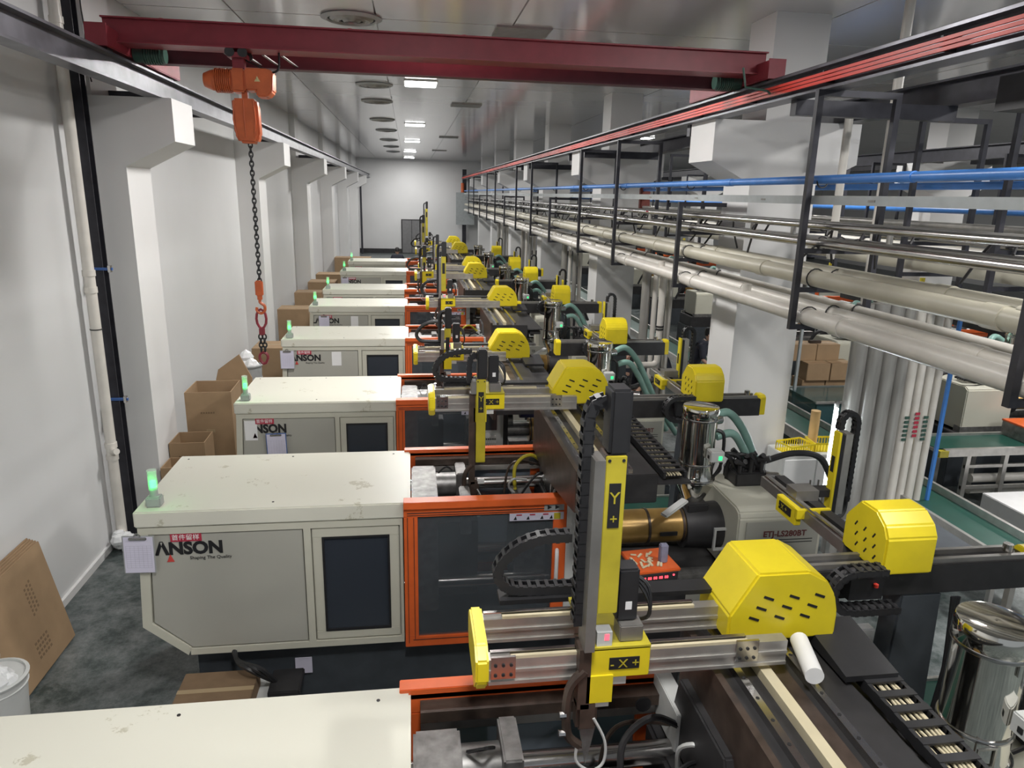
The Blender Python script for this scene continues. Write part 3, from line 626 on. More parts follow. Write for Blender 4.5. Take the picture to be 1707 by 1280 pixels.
    if near:
        for k, (y0, z0) in enumerate(((-1.0, 1.8), (-.85, 1.8), (-.5, 1.8))): MB().tube(spline([(1.32, y0, 1.78), (1.30, y0 - .05, 1.95), (1.38, y0 - .1, 2.0), (1.50, y0, 1.8)], 5), .012, 6).build('water_hose', LGREY, fp, True)
    # barrel and hopper throat
    MB().cyl((1.55, -.67, 1.36), (1.95, -.67, 1.36), .10, 20).build('nozzle', STEELR, R, True)
    br = MB().cyl((1.95, -.67, 1.36), (2.72, -.67, 1.36), .172, 28).build('barrel_cover', TAN, R, True)
    for x in (1.97, 2.34, 2.70): MB().cyl((x - .012, -.67, 1.36), (x + .012, -.67, 1.36), .180, 28).build('barrel_band', BROWN, br, True)
    MB().box(2.44, 2.62, -.86, -.84, 1.33, 1.37).build('barrel_vent', BLK, br)
    MB().cyl((2.72, -.67, 1.34), (3.14, -.67, 1.34), .22, 24, .25).build('hopper_throat', DARK, R, True)
    MB().frame(2.98, 3.16, 1.18, 1.42, .02, -.93, -.90).build('gauge_frame', LGREY, R)
    MB().box(2.74, 2.96, -.78, -.48, 1.45, 1.62).build('throat_block', DARK, R, bevel=.01)
    # injection cover
    ic = MB().prism([(-1.16, .98), (-1.16, 1.63), (-1.14, 1.69), (-1.07, 1.72), (-.25, 1.73), (-.18, 1.68), (-.18, .98)], 'x', 3.10, 3.98).build('injection_cover', CREAM, R, bevel=.015)
    MB().box(3.18, 3.94, -1.175, -1.16, 1.0, 1.60).build('cover_panel', CREAMD, ic, bevel=.004)
    if inj_text and not notext:
        text('ETJ-LS280BT', .085, (3.36, -1.178, 1.44), FRONT, mat('dark_red_print', (.13, .03, .03), .5, var=0), ic, 'model_lettering', bold=.002)
        for k in range(2): MB().box(3.48 + .05 * k, 3.88, -1.178, -1.175, 1.40 - .03 * k, 1.407 - .03 * k).build('lettering_line', DARK, ic)
        if near: text('CE', .07, (3.0, -1.24, .86), FRONT, PRINT, lp, 'approval_mark')
    b = MB(); rb = random.Random(int(yb * 10))
    # hydraulic manifold and hoses behind the throat
    hm = MB().box(3.30, 3.62, -.62, -.30, 1.73, 1.88).build('valve_block', DARK, R, bevel=.015)
    for k in range(5): MB().cyl((3.34 + .06 * k, -.6 + .05 * (k % 2), 1.88), (3.34 + .06 * k, -.6 + .05 * (k % 2), 1.96 + .03 * (k % 3)), .022, 10).build('valve', DARK, hm, True)
    MB().cyl((3.62, -.62, 1.84), (3.74, -.66, 1.84), .05, 16).build('gauge', STEEL, hm, True)
    for k in range(14): MB().cyl((3.25 + rb.uniform(0, .42), -.62 + rb.uniform(0, .32), 1.84), (3.25 + rb.uniform(0, .42), -.62 + rb.uniform(0, .32), 1.98 + rb.uniform(0, .08)), .028, 9).build('valve', DARK, hm, True)
    for k in range(5): MB().beam((3.6, -.6 + .05 * k, 1.82), (3.85, -.66 + .05 * k, 1.78), .03, .03).build('valve_solenoid', BLK, hm)
    for k in range(4):
        pts = [(3.36 + .07 * k, -.5, 1.86), (3.2 + .1 * k, -.55, 2.06), (2.98 + .15 * k, -.45, 2.02 - .04 * k), (2.9 + .22 * k, -.35, 1.6)]
        MB().tube(spline(pts, 6), .022, 7).build('hydraulic_hose', BLK, hm, True)
    MB().tube(spline([(3.5, -.35, 1.84), (3.8, -.25, 1.86), (4.1, -.3, 1.96), (4.4, -.35, 1.9), (4.6, -.4, 1.5)], 6), .035, 8).build('hydraulic_hose', BLK, hm, True)
    # signal lamp
    if lamp:
        sl_ = MB().box(-2.22, -2.10, -1.24, -1.14, 2.0, 2.09).build('signal_lamp', GREY, R, bevel=.012)
        MB().cyl((-2.16, -1.19, 2.09), (-2.16, -1.19, 2.15), .033, 16).build('lamp_stem', GREY, sl_, True)
        MB().cyl((-2.16, -1.19, 2.15), (-2.16, -1.19, 2.30), .036, 16).build('lamp_tube', TUBE, sl_, True)
        MB().cyl((-2.16, -1.19, 2.30), (-2.16, -1.19, 2.32), .038, 16).build('lamp_cap', TUBE, sl_, True)
        MB().cyl((-2.16, -1.19, 2.165), (-2.16, -1.19, 2.225), .027, 12).build('green_light', LAMPG, sl_, True)
        l = bpy.data.lights.new('signal_light', 'POINT'); l.energy = 0.5; l.color = (.05, 1, .15); l.shadow_soft_size = .05
        lo = bpy.data.objects.new('signal_light', l); C.objects.link(lo); lo.parent = R; lo.location = (-2.16, -1.28, 2.22)
    yf = -1.3015
    if sticker:
        rs = MB().box(-2.03, -1.78, yf - .004, yf, 1.715, 1.80).build('red_label', REDP, R)
        if near: text('首件留样', .056, (-2.02, yf - .005, 1.733), FRONT, WHITE, rs, 'label_lettering')
        else: MB().box(-2.01, -1.80, yf - .006, yf - .004, 1.745, 1.77).build('label_lettering', WHITE, rs)
    if logo:
        x = {'ΛNSON': -2.16, 'LΛNSON': -2.24}[logo]
        text(logo, .155, (x, yf - .001, 1.60), FRONT, PRINT, R, 'maker_lettering', sx=1.0, bold=.007)
        MB().prism([(-2.075, 1.53), (-2.015, 1.53), (-2.045, 1.60)], 'y', yf - .003, yf).build('logo_triangle', REDT, R)
        text('Shaping The Quality', .042, (-1.89, yf - .001, 1.545), FRONT, DARK, R, 'slogan_lettering')
    if qr is not None:
        MB().box(qr, qr + .17, yf - .003, yf, 1.50, 1.76).build('white_label', WHITE, R)
        # the square code itself is left out; the label stays blank
    if hmi:
        h = MB().box(.99, 1.39, -1.52, -1.42, 1.33, 1.96).build('control_panel', LGREY, R, bevel=.02)
        MB().box(1.05, 1.33, -1.527, -1.52, 1.64, 1.88).build('screen', SCREEN, h); MB().cyl((1.20, -1.53, 1.57), (1.20, -1.52, 1.57), .04, 16).build('key_pad', WHITE, h)
        for r_ in range(4):
            for c_ in range(9):
                if r_ < 1 and 3 <= c_ <= 5: continue
                MB().box(1.05 + .031 * c_, 1.072 + .031 * c_, -1.526, -1.52, 1.555 - .045 * r_, 1.57 - .045 * r_).build('key', DARK if r_ % 2 else WHITE, h)
        MB().box(1.15, 1.23, -1.42, -1.3, 1.4, 1.5).build('panel_arm', DARK, h)
    return R

ML = ['cream-covered moulding machine closest to the camera, cut off by the picture bottom', 'moulding machine with clipboard on its corner and large stained cream cover', 'moulding machine with grey control panel beside its orange door', 'moulding machine with clipboard and blank label beside black lettering, scratched cover', 'moulding machine whose lettering is half covered by a paper sheet', 'moulding machine with only a red label on its panel', 'moulding machine, seventh along the row, with small black lettering', 'last visible moulding machine of the row, before the person']
MY = [(0, 3.36), (0, 7.07), (-.13, 10.24), (-.03, 14.30), (-.06, 18.2), (-.09, 21.2), (-.06, 25.9), (-.10, 29.6)]
machs = []
for k, (ox, yb) in enumerate(MY):
    machs.append(machine(ox, yb, ML[k], logo=['', 'ΛNSON', 'ΛNSON', 'ΛNSON', 'LΛNSON', '', 'ΛNSON', ''][k], qr=[None, None, -2.18, -1.42, -1.35, None, None, None][k], hmi=(k == 2), near=(k < 5), lamp=(k > 0), notext=(k > 4)))

machs[2].scale = (.91, 1, 1)
# clipboards
def clipboard(loc, label, tilt=0.0, col=PAPER, hook=False):
    rt = thing('clipboard', loc, label, 'clipboard'); rt.rotation_euler = (0, tilt, 0)
    MB().box(-.125, .125, -.012, -.006, -.34, 0).build('board', BLUE if hook else GREY, rt)
    pp = MB().box(-.115, .115, -.016, -.012, -.335, -.01).build('paper_sheet', PAPER, rt)
    b = MB()
    for k in range(11): b.box(-.10, .10, -.0168, -.016, -.09 - .02 * k, -.0885 - .02 * k)
    for k in range(7): b.box(-.10 + .033 * k, -.0985 + .033 * k, -.0168, -.016, -.29, -.09)
    b.build('printed_grid', mat('faint_ink', (.42, .41, .5), .7, var=0), pp)
    c = MB().box(-.07, .07, -.03, -.012, -.035, -.01).build('clip', STEEL, rt, bevel=.005); MB().tube(arc((0, -.025, 0), .025, 0, PI, 8), .006, 5).build('clip_ring', STEEL, c, True)
    return rt
clipboard((-2.27, 7.07 - 1.33, 1.80), 'clipboard with grid sheet hanging from the corner of the large stained machine', .03)
clipboard((-2.20 - .03, 14.30 - 1.33, 1.80), 'clipboard on the fourth machine beside its red label')
clipboard((-.13 - 1.60, 10.24 - 1.33, 1.60), 'blue clipboard with sheet hung under the lettering of the third machine', -.02, hook=True)
clipboard((-2.02, 18.2 - 1.33, 1.78), 'paper sheet clipped over the lettering of the fifth machine')
clipboard((-2.2, 25.9 - 1.33, 1.80), 'clipboard on the left corner of the seventh machine')

# ---------------------------------------------------------------- take-out robots
def robot(ox, yb, dx, dz, label, plow=None, armx=.78, reach=.30, near=False, armz=3.6, plate=True, armlow=2.25, white=False, chain=True):
    R = thing('takeout_robot', (ox, yb, 0), label, 'robot', 'take-out robots over the machine row')
    def T(b, *a, **k):
        b.v = [(x + dx, y, z + dz) for x, y, z in b.v]; return b.build(*a, **k)
    ztr = 2.42
    # pedestal and traverse beam (kept under the hood)
    MB().prism([(-1.05, 1.80), (-.25, 1.80), (-.35, 2.2 + dz), (-.9, 2.2 + dz)], 'x', 1.35 + dx * .3, 1.62 + dx * .3).build('pedestal', DARK, R, bevel=.01)
    tv = T(MB().box(1.43, 2.05, -2.15, -.12, 2.16, 2.40), 'traverse_beam', DARK, R, bevel=.008)
    T(MB().prism([(-2.15, 2.44), (-.25, 2.44), (-.25, 1.95), (-.9, 1.90), (-2.15, 2.10)], 'x', 1.395, 1.43), 'side_plate', BROWN, tv)
    for x in (1.52, 1.83):
        g_ = T(MB().box(x - .018, x + .018, -2.13, -.14, 2.40, 2.44), 'guide_rail', STEEL, tv)
        for k in range(14 if near else 0): T(MB().cyl((x, -2.08 + .14 * k, 2.44), (x, -2.08 + .14 * k, 2.4415), .009, 8), 'rail_bolt', BLK, g_)
    T(MB().box(1.62, 1.675, -2.13, -.14, 2.40, 2.45), 'gear_rack', RACKC, tv)
    T(MB().box(1.70, 1.78, -2.13, -.14, 2.40, 2.405), 'cover_strip', BROWN, tv)
    T(MB().box(2.05, 2.32, -2.15, -.25, 2.31, 2.33), 'chain_tray', DARK, tv)
    pth = [(2.19 + dx, -2.13, 2.38 + dz), (2.19 + dx, -.60, 2.40 + dz)] if near else [(2.19 + dx, -2.13, 2.26 + dz), (2.19 + dx, -.5, 2.26 + dz)]
    if near: energy_chain(pth, .19, (1, 0, 0), R, .05, .095)
    else: MB().beam(pth[0], pth[1], .19, .05).build('energy_chain', BLK, R)
    T(MB().prism([(-.74, 2.42), (-.74, 2.45), (-.34, 2.50), (-.34, 2.42)], 'x', 2.0, 2.27), 'chain_bracket', BLK, R)
    # hood
    P = [(1.53, 2.47), (1.53, 2.62), (1.66, 2.845), (1.93, 2.845), (2.03, 2.79), (2.085, 2.70), (2.11, 2.60), (2.11, 2.36), (2.06, 2.30), (2.045, 2.47)]
    hd = T(MB().prism(P, 'y', -.46, -.10), 'motor_hood', YEL, R, bevel=.012, smooth=False)
    for r_ in range(3):
        for c_ in range(3):
            x = 1.66 + .135 * c_ + .033 * r_; z = 2.60 + .055 * r_
            T(MB().beam((x - .026, -.461, z + .010), (x + .026, -.461, z - .010), .004, .013), 'vent_slot', PRINT, hd)
    # cross beams
    xl, xr = reach, 1.74
    for y, xr_ in ((-.62, xr), (-.31, 1.60)):
        bm_ = MB(); bm_.box(xl + .02, xr_, y - .025, y + .035, 2.48, 2.60); bm_.box(xl + .02, xr_, y - .032, y - .025, 2.475, 2.492); bm_.box(xl + .02, xr_, y - .032, y - .025, 2.535, 2.55)
        c = T(bm_, 'cross_beam', ALU, R)
        T(MB().box(xl + .03, xr_ - .2, y + .0, y + .02, 2.60, 2.622), 'guide_rail', STEEL, c)
        T(MB().box(xl + .12, xr_ - .2, y - .025, y - .008, 2.60, 2.615), 'gear_rack', RACKC, c)
        T(MB().box(xl + .12, xr_ - .2, y - .006, y + .0, 2.60, 2.604), 'belt_strip', BLK, c)
        if near and y < -.5:
            for x0 in (xl + .03, xr - .26):
                pl = T(MB().box(x0, x0 + .11, y - .038, y - .025, 2.51, 2.62), 'bolt_plate', STEEL, c)
                for i in range(3):
                    for j in range(2): T(MB().cyl((x0 + .02 + .035 * i, y - .042, 2.53 + .05 * j), (x0 + .02 + .035 * i, y - .037, 2.53 + .05 * j), .008, 8), 'bolt', BLK, pl)
    ep = T(MB().prism([(-.67, 2.50), (-.67, 2.61), (-.60, 2.655), (-.30, 2.655), (-.25, 2.61), (-.25, 2.50), (-.30, 2.44), (-.60, 2.42)], 'x', xl - .04, xl + .02), 'end_plate', YEL, R, bevel=.01)
    # carriage with marking plate
    a = armx
    cg = T(MB().box(a - .02, a + .27, -.69, -.655, 2.50, 2.655), 'carriage', YEL, R, bevel=.005)
    T(MB().box(a - .02, a + .27, -.69, -.27, 2.645, 2.66), 'carriage_plate', YELD, cg); T(MB().box(a - .02, a + .10, -.70, -.655, 2.38, 2.52), 'carriage_leg', YEL, cg)
    T(MB().box(a + .08, a + .22, -.694, -.69, 2.545, 2.605), 'marking_plate', PRINT, cg)
    tx = text('- X +', .06, (a + .083 + dx, -.696, 2.555 + dz), FRONT, YELD, cg, 'axis_lettering', sx=1.05)
    T(MB().box(a + .09, a + .17, -.672, -.66, 2.45, 2.50), 'stop_plate', LGREY, cg)
    T(MB().box(a + .02, a + .09, -.68, -.62, 2.66, 2.73), 'switch_box', LGREY, cg)
    T(MB().box(a + .055, a + .075, -.6815, -.68, 2.69, 2.72), 'red_digits', LEDR, cg)
    T(MB().box(a + .13, a + .24, -.66, -.56, 2.66, 2.74), 'gearbox', ALUD, cg, bevel=.005)
    T(MB().box(a + .12, a + .22, -.62, -.52, 2.74, 3.0), 'servo_motor', BLK, cg, bevel=.01); T(MB().box(a + .16, a + .19, -.6215, -.62, 2.80, 2.84), 'motor_label', WHITE, cg)
    for k in range(3): T(MB().tube(spline([(a + .2, -.55, 2.95), (a + .27, -.6, 2.9 - .03 * k), (a + .28, -.6, 2.75), (a + .24, -.5, 2.67)], 5), .009, 5), 'motor_cable', BLK, cg)
    # vertical arm
    pl_ = armlow + .6 if plow is None else plow
    ar = T(MB().box(a + .0, a + .09, -.72, -.71, pl_, armz), 'vertical_arm', YELD, R, bevel=.004)
    T(MB().box(a - .045, a + .0, -.72, -.60, 2.66, armz - .02), 'arm_profile', ALUD, ar); T(MB().box(a - .06, a - .005, -.70, -.60, armlow + .1, 2.66), 'arm_profile', BROWN, ar)
    T(MB().box(a + .0, a + .08, -.71, -.62, pl_, armz), 'arm_back', BROWN, ar)
    T(MB().box(a + .01, a + .10, -.72, -.60, armz, armz + .28), 'arm_head', BLK, ar, bevel=.012)
    T(MB().box(a + .02, a + .07, -.7235, -.72, armz - .32, armz - .12), 'marking_plate', PRINT, ar)
    if near:
        text('Y', .075, (a + .045 + dx, -.7245, armz - .21 + dz), FRONT, YELD, ar, 'axis_lettering', align='CENTER'); text('+', .06, (a + .045 + dx, -.7245, armz - .30 + dz), FRONT, YELD, ar, 'axis_lettering', align='CENTER')
        for s in (.015, .075): T(MB().cyl((a + s, -.723, armz - .02), (a + s, -.72, armz - .02), .007, 8), 'bolt', BLK, ar)
    if chain:
        p1 = [(a - .06, -.62, 2.75), (a - .06, -.62, armz + .12)] + [(a - .06 + .055 * (1 - math.cos(t)), -.62, armz + .12 + .10 * math.sin(t)) for t in (.4, .8, 1.2, 1.57, 2.0, 2.5, 3.1)] + [(a + .05, -.62, armz)]
        p1 = [(x + dx, y, z + dz) for x, y, z in p1]
        if near: energy_chain(p1, .06, (0, 1, 0), R, .045, .055)
        else: MB().tube(p1, .028, 6).build('energy_chain', BLK, R, True)
        p2 = [(a + .0, -.17, 2.95), (a - .15, -.17, 2.945), (a - .27, -.17, 2.90), (a - .35, -.17, 2.82), (a - .37, -.17, 2.75), (a - .33, -.17, 2.69), (a - .25, -.17, 2.665), (a + .05, -.17, 2.66)]
        p2 = [(x + dx, y, z + dz) for x, y, z in spline(p2, 4)]
        if near: energy_chain(p2, .07, (0, 1, 0), R, .045, .045)
        else: MB().tube(p2, .028, 6).build('energy_chain', BLK, R, True)
        T(MB().box(xl + .12, xr - .2, -.23, -.12, 2.61, 2.635), 'chain_tray', BLK, R)
    # gripper
    gp = T(MB().box(a - .06, a + .04, -.70, -.62, armlow - .02, armlow + .14), 'gripper', BROWN, R, bevel=.015)
    T(MB().prism([(a - .04, armlow), (a + .04, armlow), (a + .0, armlow - .22)], 'y', -.68, -.65), 'cutter_blade', STEELR, gp)
    T(MB().box(a + .02, a + .09, -.69, -.66, armlow + .10, armlow + .14), 'wrist_block', LGREY, gp)
    T(MB().tube(spline([(a - .03, -.69, armlow + .3), (a - .10, -.69, armlow + .2), (a - .1, -.69, armlow - .02), (a - .04, -.69, armlow - .1)], 5), .022, 7), 'arm_hose', BROWN, gp, smooth=True)
    T(MB().tube(spline([(a + .02, -.70, armlow + .05), (a + .08, -.70, armlow - .08), (a + .08, -.70, armlow - .20), (a + .02, -.7, armlow - .24), (a - .05, -.7, armlow - .18), (a - .05, -.7, armlow - .08)], 5), .007, 6), 'air_hose', LGREY, gp, smooth=True)
    for z in (-.02, .08): T(MB().cyl((a - .14, -.7, armlow + z), (a - .11, -.7, armlow + z), .016, 8), 'fitting', STEEL, gp)
    if white: T(MB().cyl((1.885, -.51, 2.50), (1.81, -.78, 2.50), .043, 20), 'white_tube', WHITE, R, smooth=True)
    return R
RL = ['large yellow-hooded take-out robot in front, its upright marked Y+ and carriage marked -X+', 'yellow-hooded take-out robot over the machine with the clipboard corner, dark upright chain', 'take-out robot with hood shifted left, over the machine with the control panel', 'take-out robot over the scratched-cover machine', 'take-out robot over the half-covered lettering machine, tall upright', 'take-out robot over the machine with only a red label', 'take-out robot with tall thin upright seventh along the row', 'last take-out robot of the row before the back door']
RP = [(0, 0, dict(near=True, white=True, armz=3.58, armlow=2.25)), (-.17, .14, dict(near=True, armx=.76, reach=.36, armz=2.80, armlow=1.65, plow=1.98)), (-.44, -.12, dict(armx=.88, reach=.50, armz=2.95, armlow=2.2)), (-.03, .0, dict(armx=.60, reach=.35, armz=3.45, armlow=2.2)), (-.22, .10, dict(armx=.5, reach=.35, armz=3.0, armlow=2.2)), (-.05, .0, dict(armx=.75, reach=.3, armz=3.2)), (-.1, .1, dict(armx=.5, reach=.3, armz=3.5)), (-.1, .1, dict(armx=.7, reach=.3, armz=3.9))]
for (ox, yb), (dx, dz, kw), lb in zip(MY, RP, RL): robot(0, yb, dx, dz, lb, **kw)

# ---------------------------------------------------------------- hopper dryers
def hopper(x, y, label):
    R = thing('hopper_dryer', (x, y, 0), label, 'hopper', 'polished hopper dryers')
    MB().lathe((0, 0, 0), [(.168, 2.03), (.168, 2.50), (.175, 2.505)], 40).build('hopper_body', CHR, R, True)
    MB().lathe((0, 0, 0), [(.178, 2.50), (.182, 2.505), (.182, 2.60), (.175, 2.615), (.17, 2.612), (0, 2.618)], 40).build('lid', CHR, R, True)
    for z, r in ((2.495, .182), (2.03, .176), (1.86, .196)): MB().lathe((0, 0, 0), [(r - .02, z - .014), (r, z - .012), (r + .004, z), (r, z + .012), (r - .02, z + .014)], 40).build('clamp_ring', STEEL, R, True)
    MB().lathe((0, 0, 0), [(.19, 1.84), (.185, 1.87), (.172, 1.90), (.170, 2.03)], 40).build('lower_drum', CHR, R, True)
    MB().lathe((0, 0, 0), [(.05, 1.50), (.07, 1.56), (.18, 1.78), (.19, 1.84)], 40).build('cone', CHR, R, True)
    MB().box(-.10, .10, -.10, .10, 1.44, 1.52).build('slide_gate', DARK, R, bevel=.01)
    MB().frame(-.13, -.02, 1.90, 2.02, .012, -.182, -.174).build('sight_frame', STEEL, R)
    c = MB().box(.02, .16, -.29, -.17, 2.12, 2.23).build('control_box', LGREY, R, bevel=.008)
    MB().beam((-.16, -.2, 1.70), (-.42, -.30, 1.58), .10, .03).build('slide_handle', LGREY, R, bevel=.012)
    MB().box(.10, .135, -.294, -.29, 2.145, 2.185).build('green_switch', LAMPGS, c); MB().box(.015, .02, -.25, -.22, 2.15, 2.18).build('box_port', BLK, c)
    MB().tube(spline([(.14, -.2, 2.14), (.2, -.15, 2.0), (.16, -.1, 1.9)], 4), .012, 6).build('cable', BLK, R)
    MB().box(-.004, .004, -.18, -.17, 2.42, 2.5).build('latch', STEEL, R)
    MB().cyl((.15, .06, 2.44), (.26, .10, 2.44), .05, 16).build('air_inlet', STEEL, R, True)
    MB().tube(spline([(.2, .02, 2.35), (.26, -.02, 2.3), (.27, 0, 2.0), (.2, 0, 1.85)], 5), .018, 6).build('power_cable', BLK, R, True)
    return R
HL = ['large polished hopper dryer in the lower right corner', 'polished hopper dryer with green light between yellow hood and valve tangle', 'polished hopper dryer beside the white cover, third in line', 'polished hopper dryer in front of the worker in dark shirt', 'polished hopper dryer, fifth in line', 'polished hopper dryer, sixth in line', 'polished hopper dryer, seventh in line', 'last polished hopper dryer of the line']
for (ox, yb), lb, x in zip(MY, HL, (2.86, 2.85, 2.78, 2.8, 2.8, 2.8, 2.8, 2.8)): hopper(x + ox, yb - .62, lb)
# green hoses
for k, (ox, yb) in enumerate(MY[:7]):
    hx_, y = 2.85 + ox, yb - .6
    for j, pts in enumerate(([(hx_ + .2, y + .1, 2.46), (hx_ + .35, y + .1, 2.50), (hx_ + .55, y + .15, 2.3), (hx_ + .75, y + .2, 1.95), (hx_ + .95, y + .25, 1.6), (hx_ + 1.3, y + .3, 1.1)],
                             [(hx_ + .2, y + .0, 2.28), (hx_ + .38, y + .02, 2.30), (hx_ + .55, y + .08, 2.1), (hx_ + .75, y + .15, 1.75), (hx_ + 1.1, y + .2, 1.2)])):
        tag(MB().tube(spline(pts, 8), .042, 10).build('material_hose', HOSEG, smooth=True), '%s pale green hose from the %s hopper dryer in line' % (['upper', 'lower'][j], ordn[k]), 'hose', 'pale green material hoses')
# ---------------------------------------------------------------- side robots (beam across the injection units)
def side_robot(y, label, hx=2.9, up=.45):
    R = thing('sprue_robot', (0, y, 0), label, 'robot', 'side robots over the injection units')
    D = hx - 2.6
    bm_ = MB(); bm_.box(2.27, 3.94, 0, .17, 2.22, 2.42); b1 = bm_.build('long_beam', DARK, R, bevel=.006)
    for yy in (.02, .13): MB().box(2.27, 3.90, yy, yy + .03, 2.42, 2.45).build('guide_rail', ALUD, b1)
    for xx, t in ((3.93, .07), (2.19, .08)): MB().prism([(0, 2.23), (0, 2.43), (.03, 2.46), (.14, 2.46), (.17, 2.43), (.17, 2.23)], 'x', xx, xx + t).build('end_cap', YEL, b1, bevel=.006)
    MB().cyl((3.8, .08, 2.45), (3.8, .08, 2.50), .03, 12).build('end_stop', STEEL, b1)
    P = [(-.09, 2.42), (-.09, 2.66), (-.05, 2.73), (.04, 2.79), (.20, 2.79), (.33, 2.64), (.33, 2.42)]
    hd = MB().prism(P, 'x', hx, hx + .34).build('motor_hood', YEL, R, bevel=.012)
    for r_ in range(3):
        for c_ in range(3):
            yy = .0 + .09 * c_ + .015 * r_; z = 2.50 + .065 * r_
            MB().beam((hx - .001, yy - .010, z + .016), (hx - .001, yy + .010, z - .016), .004, .010).build('vent_slot', PRINT, hd)
    co = MB().prism([(2.96, 0), (3.40, 0), (3.32, 2.22), (3.04, 2.22)], 'y', .0, .17).build('column', BED, R, bevel=.01)
    for k in range(4): MB().tube(spline([(3.38 + .015 * k, -.02, 2.2), (3.40, -.04, 1.7), (3.41 - .01 * k, -.03, 1.2), (3.34 + .03 * k, -.03, .5)], 4), .012, 6).build('column_cable', BLK, co)
    MB().tube(spline([(3.1, -.03, 1.6), (3.0, -.1, 1.2), (2.95, -.12, .9), (3.05, -.12, .7), (3.2, -.08, .9), (3.25, -.04, 1.3)], 5), .009, 5).build('column_cable', BLK, co)
    c0 = hx - .22
    p = [(hx - .02, -.13, 2.49)] + arc((c0, -.13, 2.36), .13, PI / 2, 3 * PI / 2, 8) + [(hx + .10, -.13, 2.23)]
    energy_chain(p, .10, (0, 1, 0), R, .04, .05)
    MB().box(hx - .20, hx + .02, -.10, -.01, 2.27, 2.44).build('chain_bracket', BLK, R)
    MB().lathe((hx - .04, -.11, 2.37), [(0, -.015), (.015, -.01), (.015, .01), (0, .015)], 10).build('red_button', REDL, R)
    ca = MB().box(2.60 + D, 2.68 + D, .3, 1.45, 2.36, 2.44).build('cross_arm', ALUD, R); MB().box(2.61 + D, 2.63 + D, .3, 1.42, 2.44, 2.46).build('guide_rail', STEEL, ca)
    MB().box(2.72 + D, 2.80 + D, .3, 1.45, 2.36, 2.44).build('cross_arm', DARK, R)
    cg = MB().box(2.54 + D, 2.59 + D, .80, 1.08, 2.32, 2.45).build('carriage', YEL, R, bevel=.005)
    MB().box(2.54 + D, 2.80 + D, .78, .81, 2.38, 2.45).build('carriage_side', YEL, cg)
    MB().box(2.535 + D, 2.54 + D, .86, 1.03, 2.36, 2.42).build('marking_plate', PRINT, cg)
    text('- X +', .055, (2.534 + D, 1.03, 2.372), (PI / 2, 0, -PI / 2), YELD, cg, 'axis_lettering')
    MB().box(2.62 + D, 2.80 + D, .95, 1.1, 2.44, 2.52).build('gearbox', ALUD, cg)
    ux, uy = hx + up, 1.22
    ar = MB().box(ux, ux + .02, uy - .02, uy + .06, 2.20, 2.88).build('vertical_arm', YEL, R)
    MB().box(ux - .003, ux, uy + .0, uy + .04, 2.55, 2.68).build('marking_plate', PRINT, ar)
    MB().box(ux + .02, ux + .05, uy - .02, uy + .08, 2.20, 2.86).build('arm_profile', BLK, ar); MB().box(ux + .055, ux + .115, uy - .02, uy + .08, 2.20, 2.87).build('arm_profile', ALU, ar)
    MB().box(2.75 + D, ux + .15, uy, uy + .1, 2.34, 2.40).build('arm_bracket', DARK, ar)
    p = [(ux + .09, uy + .13, 2.86)] + [(ux + .16 - .07 * math.cos(t), uy + .13, 2.92 + .08 * math.sin(t)) for t in (.2, .6, 1.0, 1.57, 2.1, 2.6, 3.1)] + [(ux + .23, uy + .13, 2.25)]
    energy_chain(p, .07, (0, 1, 0), R, .035, .045)
    MB().tube(spline([(ux + .23, uy + .13, 2.3), (ux + .2, uy + .1, 2.15), (ux, uy - .05, 2.20), (2.85 + D, uy - .1, 2.42)], 6), .025, 8).build('arm_hose', BLK, R, smooth=True)
    return R
SL = ['side robot with yellow hood and black beam ending at the right picture edge', 'side robot with yellow hood partly hidden behind the second hopper dryer', 'side robot over the third injection unit', 'side robot behind the fourth hopper dryer, hood crossed by a hose', 'side robot over the fifth injection unit', 'side robot over the sixth injection unit', 'side robot over the seventh injection unit']
for (ox, yb), lb in zip(MY[:7], SL): side_robot(yb + .24, lb, 2.8 if yb < 4 else 3.1 if yb < 8 else 2.95, .47 if yb < 4 else .3)

# ---------------------------------------------------------------- conveyors between the machines
def conveyor(x0, x1, y0, y1, z, label, belt=GREEN, group='green belt conveyors', legs=True, along='x'):
    R = thing('belt_conveyor', ((x0 + x1) / 2, (y0 + y1) / 2, 0), label, 'conveyor', group)
    a, b_, c, d = x0 - (x0 + x1) / 2, x1 - (x0 + x1) / 2, y0 - (y0 + y1) / 2, y1 - (y0 + y1) / 2
    MB().box(a, b_, c, d, z - .06, z).build('belt', belt, R)
    if along == 'x':
        for yy in (c - .03, d): MB().box(a, b_, yy, yy + .03, z - .08, z + .025).build('side_profile', ALU, R)
        for xx in (a, b_): MB().cyl((xx, c, z - .035), (xx, d, z - .035), .035, 14).build('end_roller', STEEL, R, True)
    else:
        for xx in (a - .05, b_): MB().box(xx, xx + .05, c, d, z - .08, z + .10).build('side_profile', ALU, R)
        for yy in (c, d): MB().cyl((a, yy, z - .035), (b_, yy, z - .035), .035, 14).build('end_roller', STEEL, R, True)
    if legs:
        for xx in (a + .1, b_ - .15):
            for yy in (c + .0, d - .05): MB().box(xx, xx + .05, yy, yy + .05, 0, z - .08).build('leg', ALU, R)
        MB().box(a + .1, b_ - .1, c, c + .04, .25, .29).build('brace', ALU, R); MB().box(a + .1, b_ - .1, d - .04, d, .25, .29).build('brace', ALU, R)
    return R
for k, yb in enumerate([3.36, 7.07, 10.3, 14.3, 18.2]):
    conveyor(.2, 4.9, yb + .55, yb + 1.05, .88, 'green cross conveyor between the %s and %s machines' % (ordn[k], ordn[k + 1]))
conveyor(6.55, 7.25, 1.5, 50, .72, 'long green belt conveyor running down the aisle with aluminium sides', group='aisle conveyor', along='y')
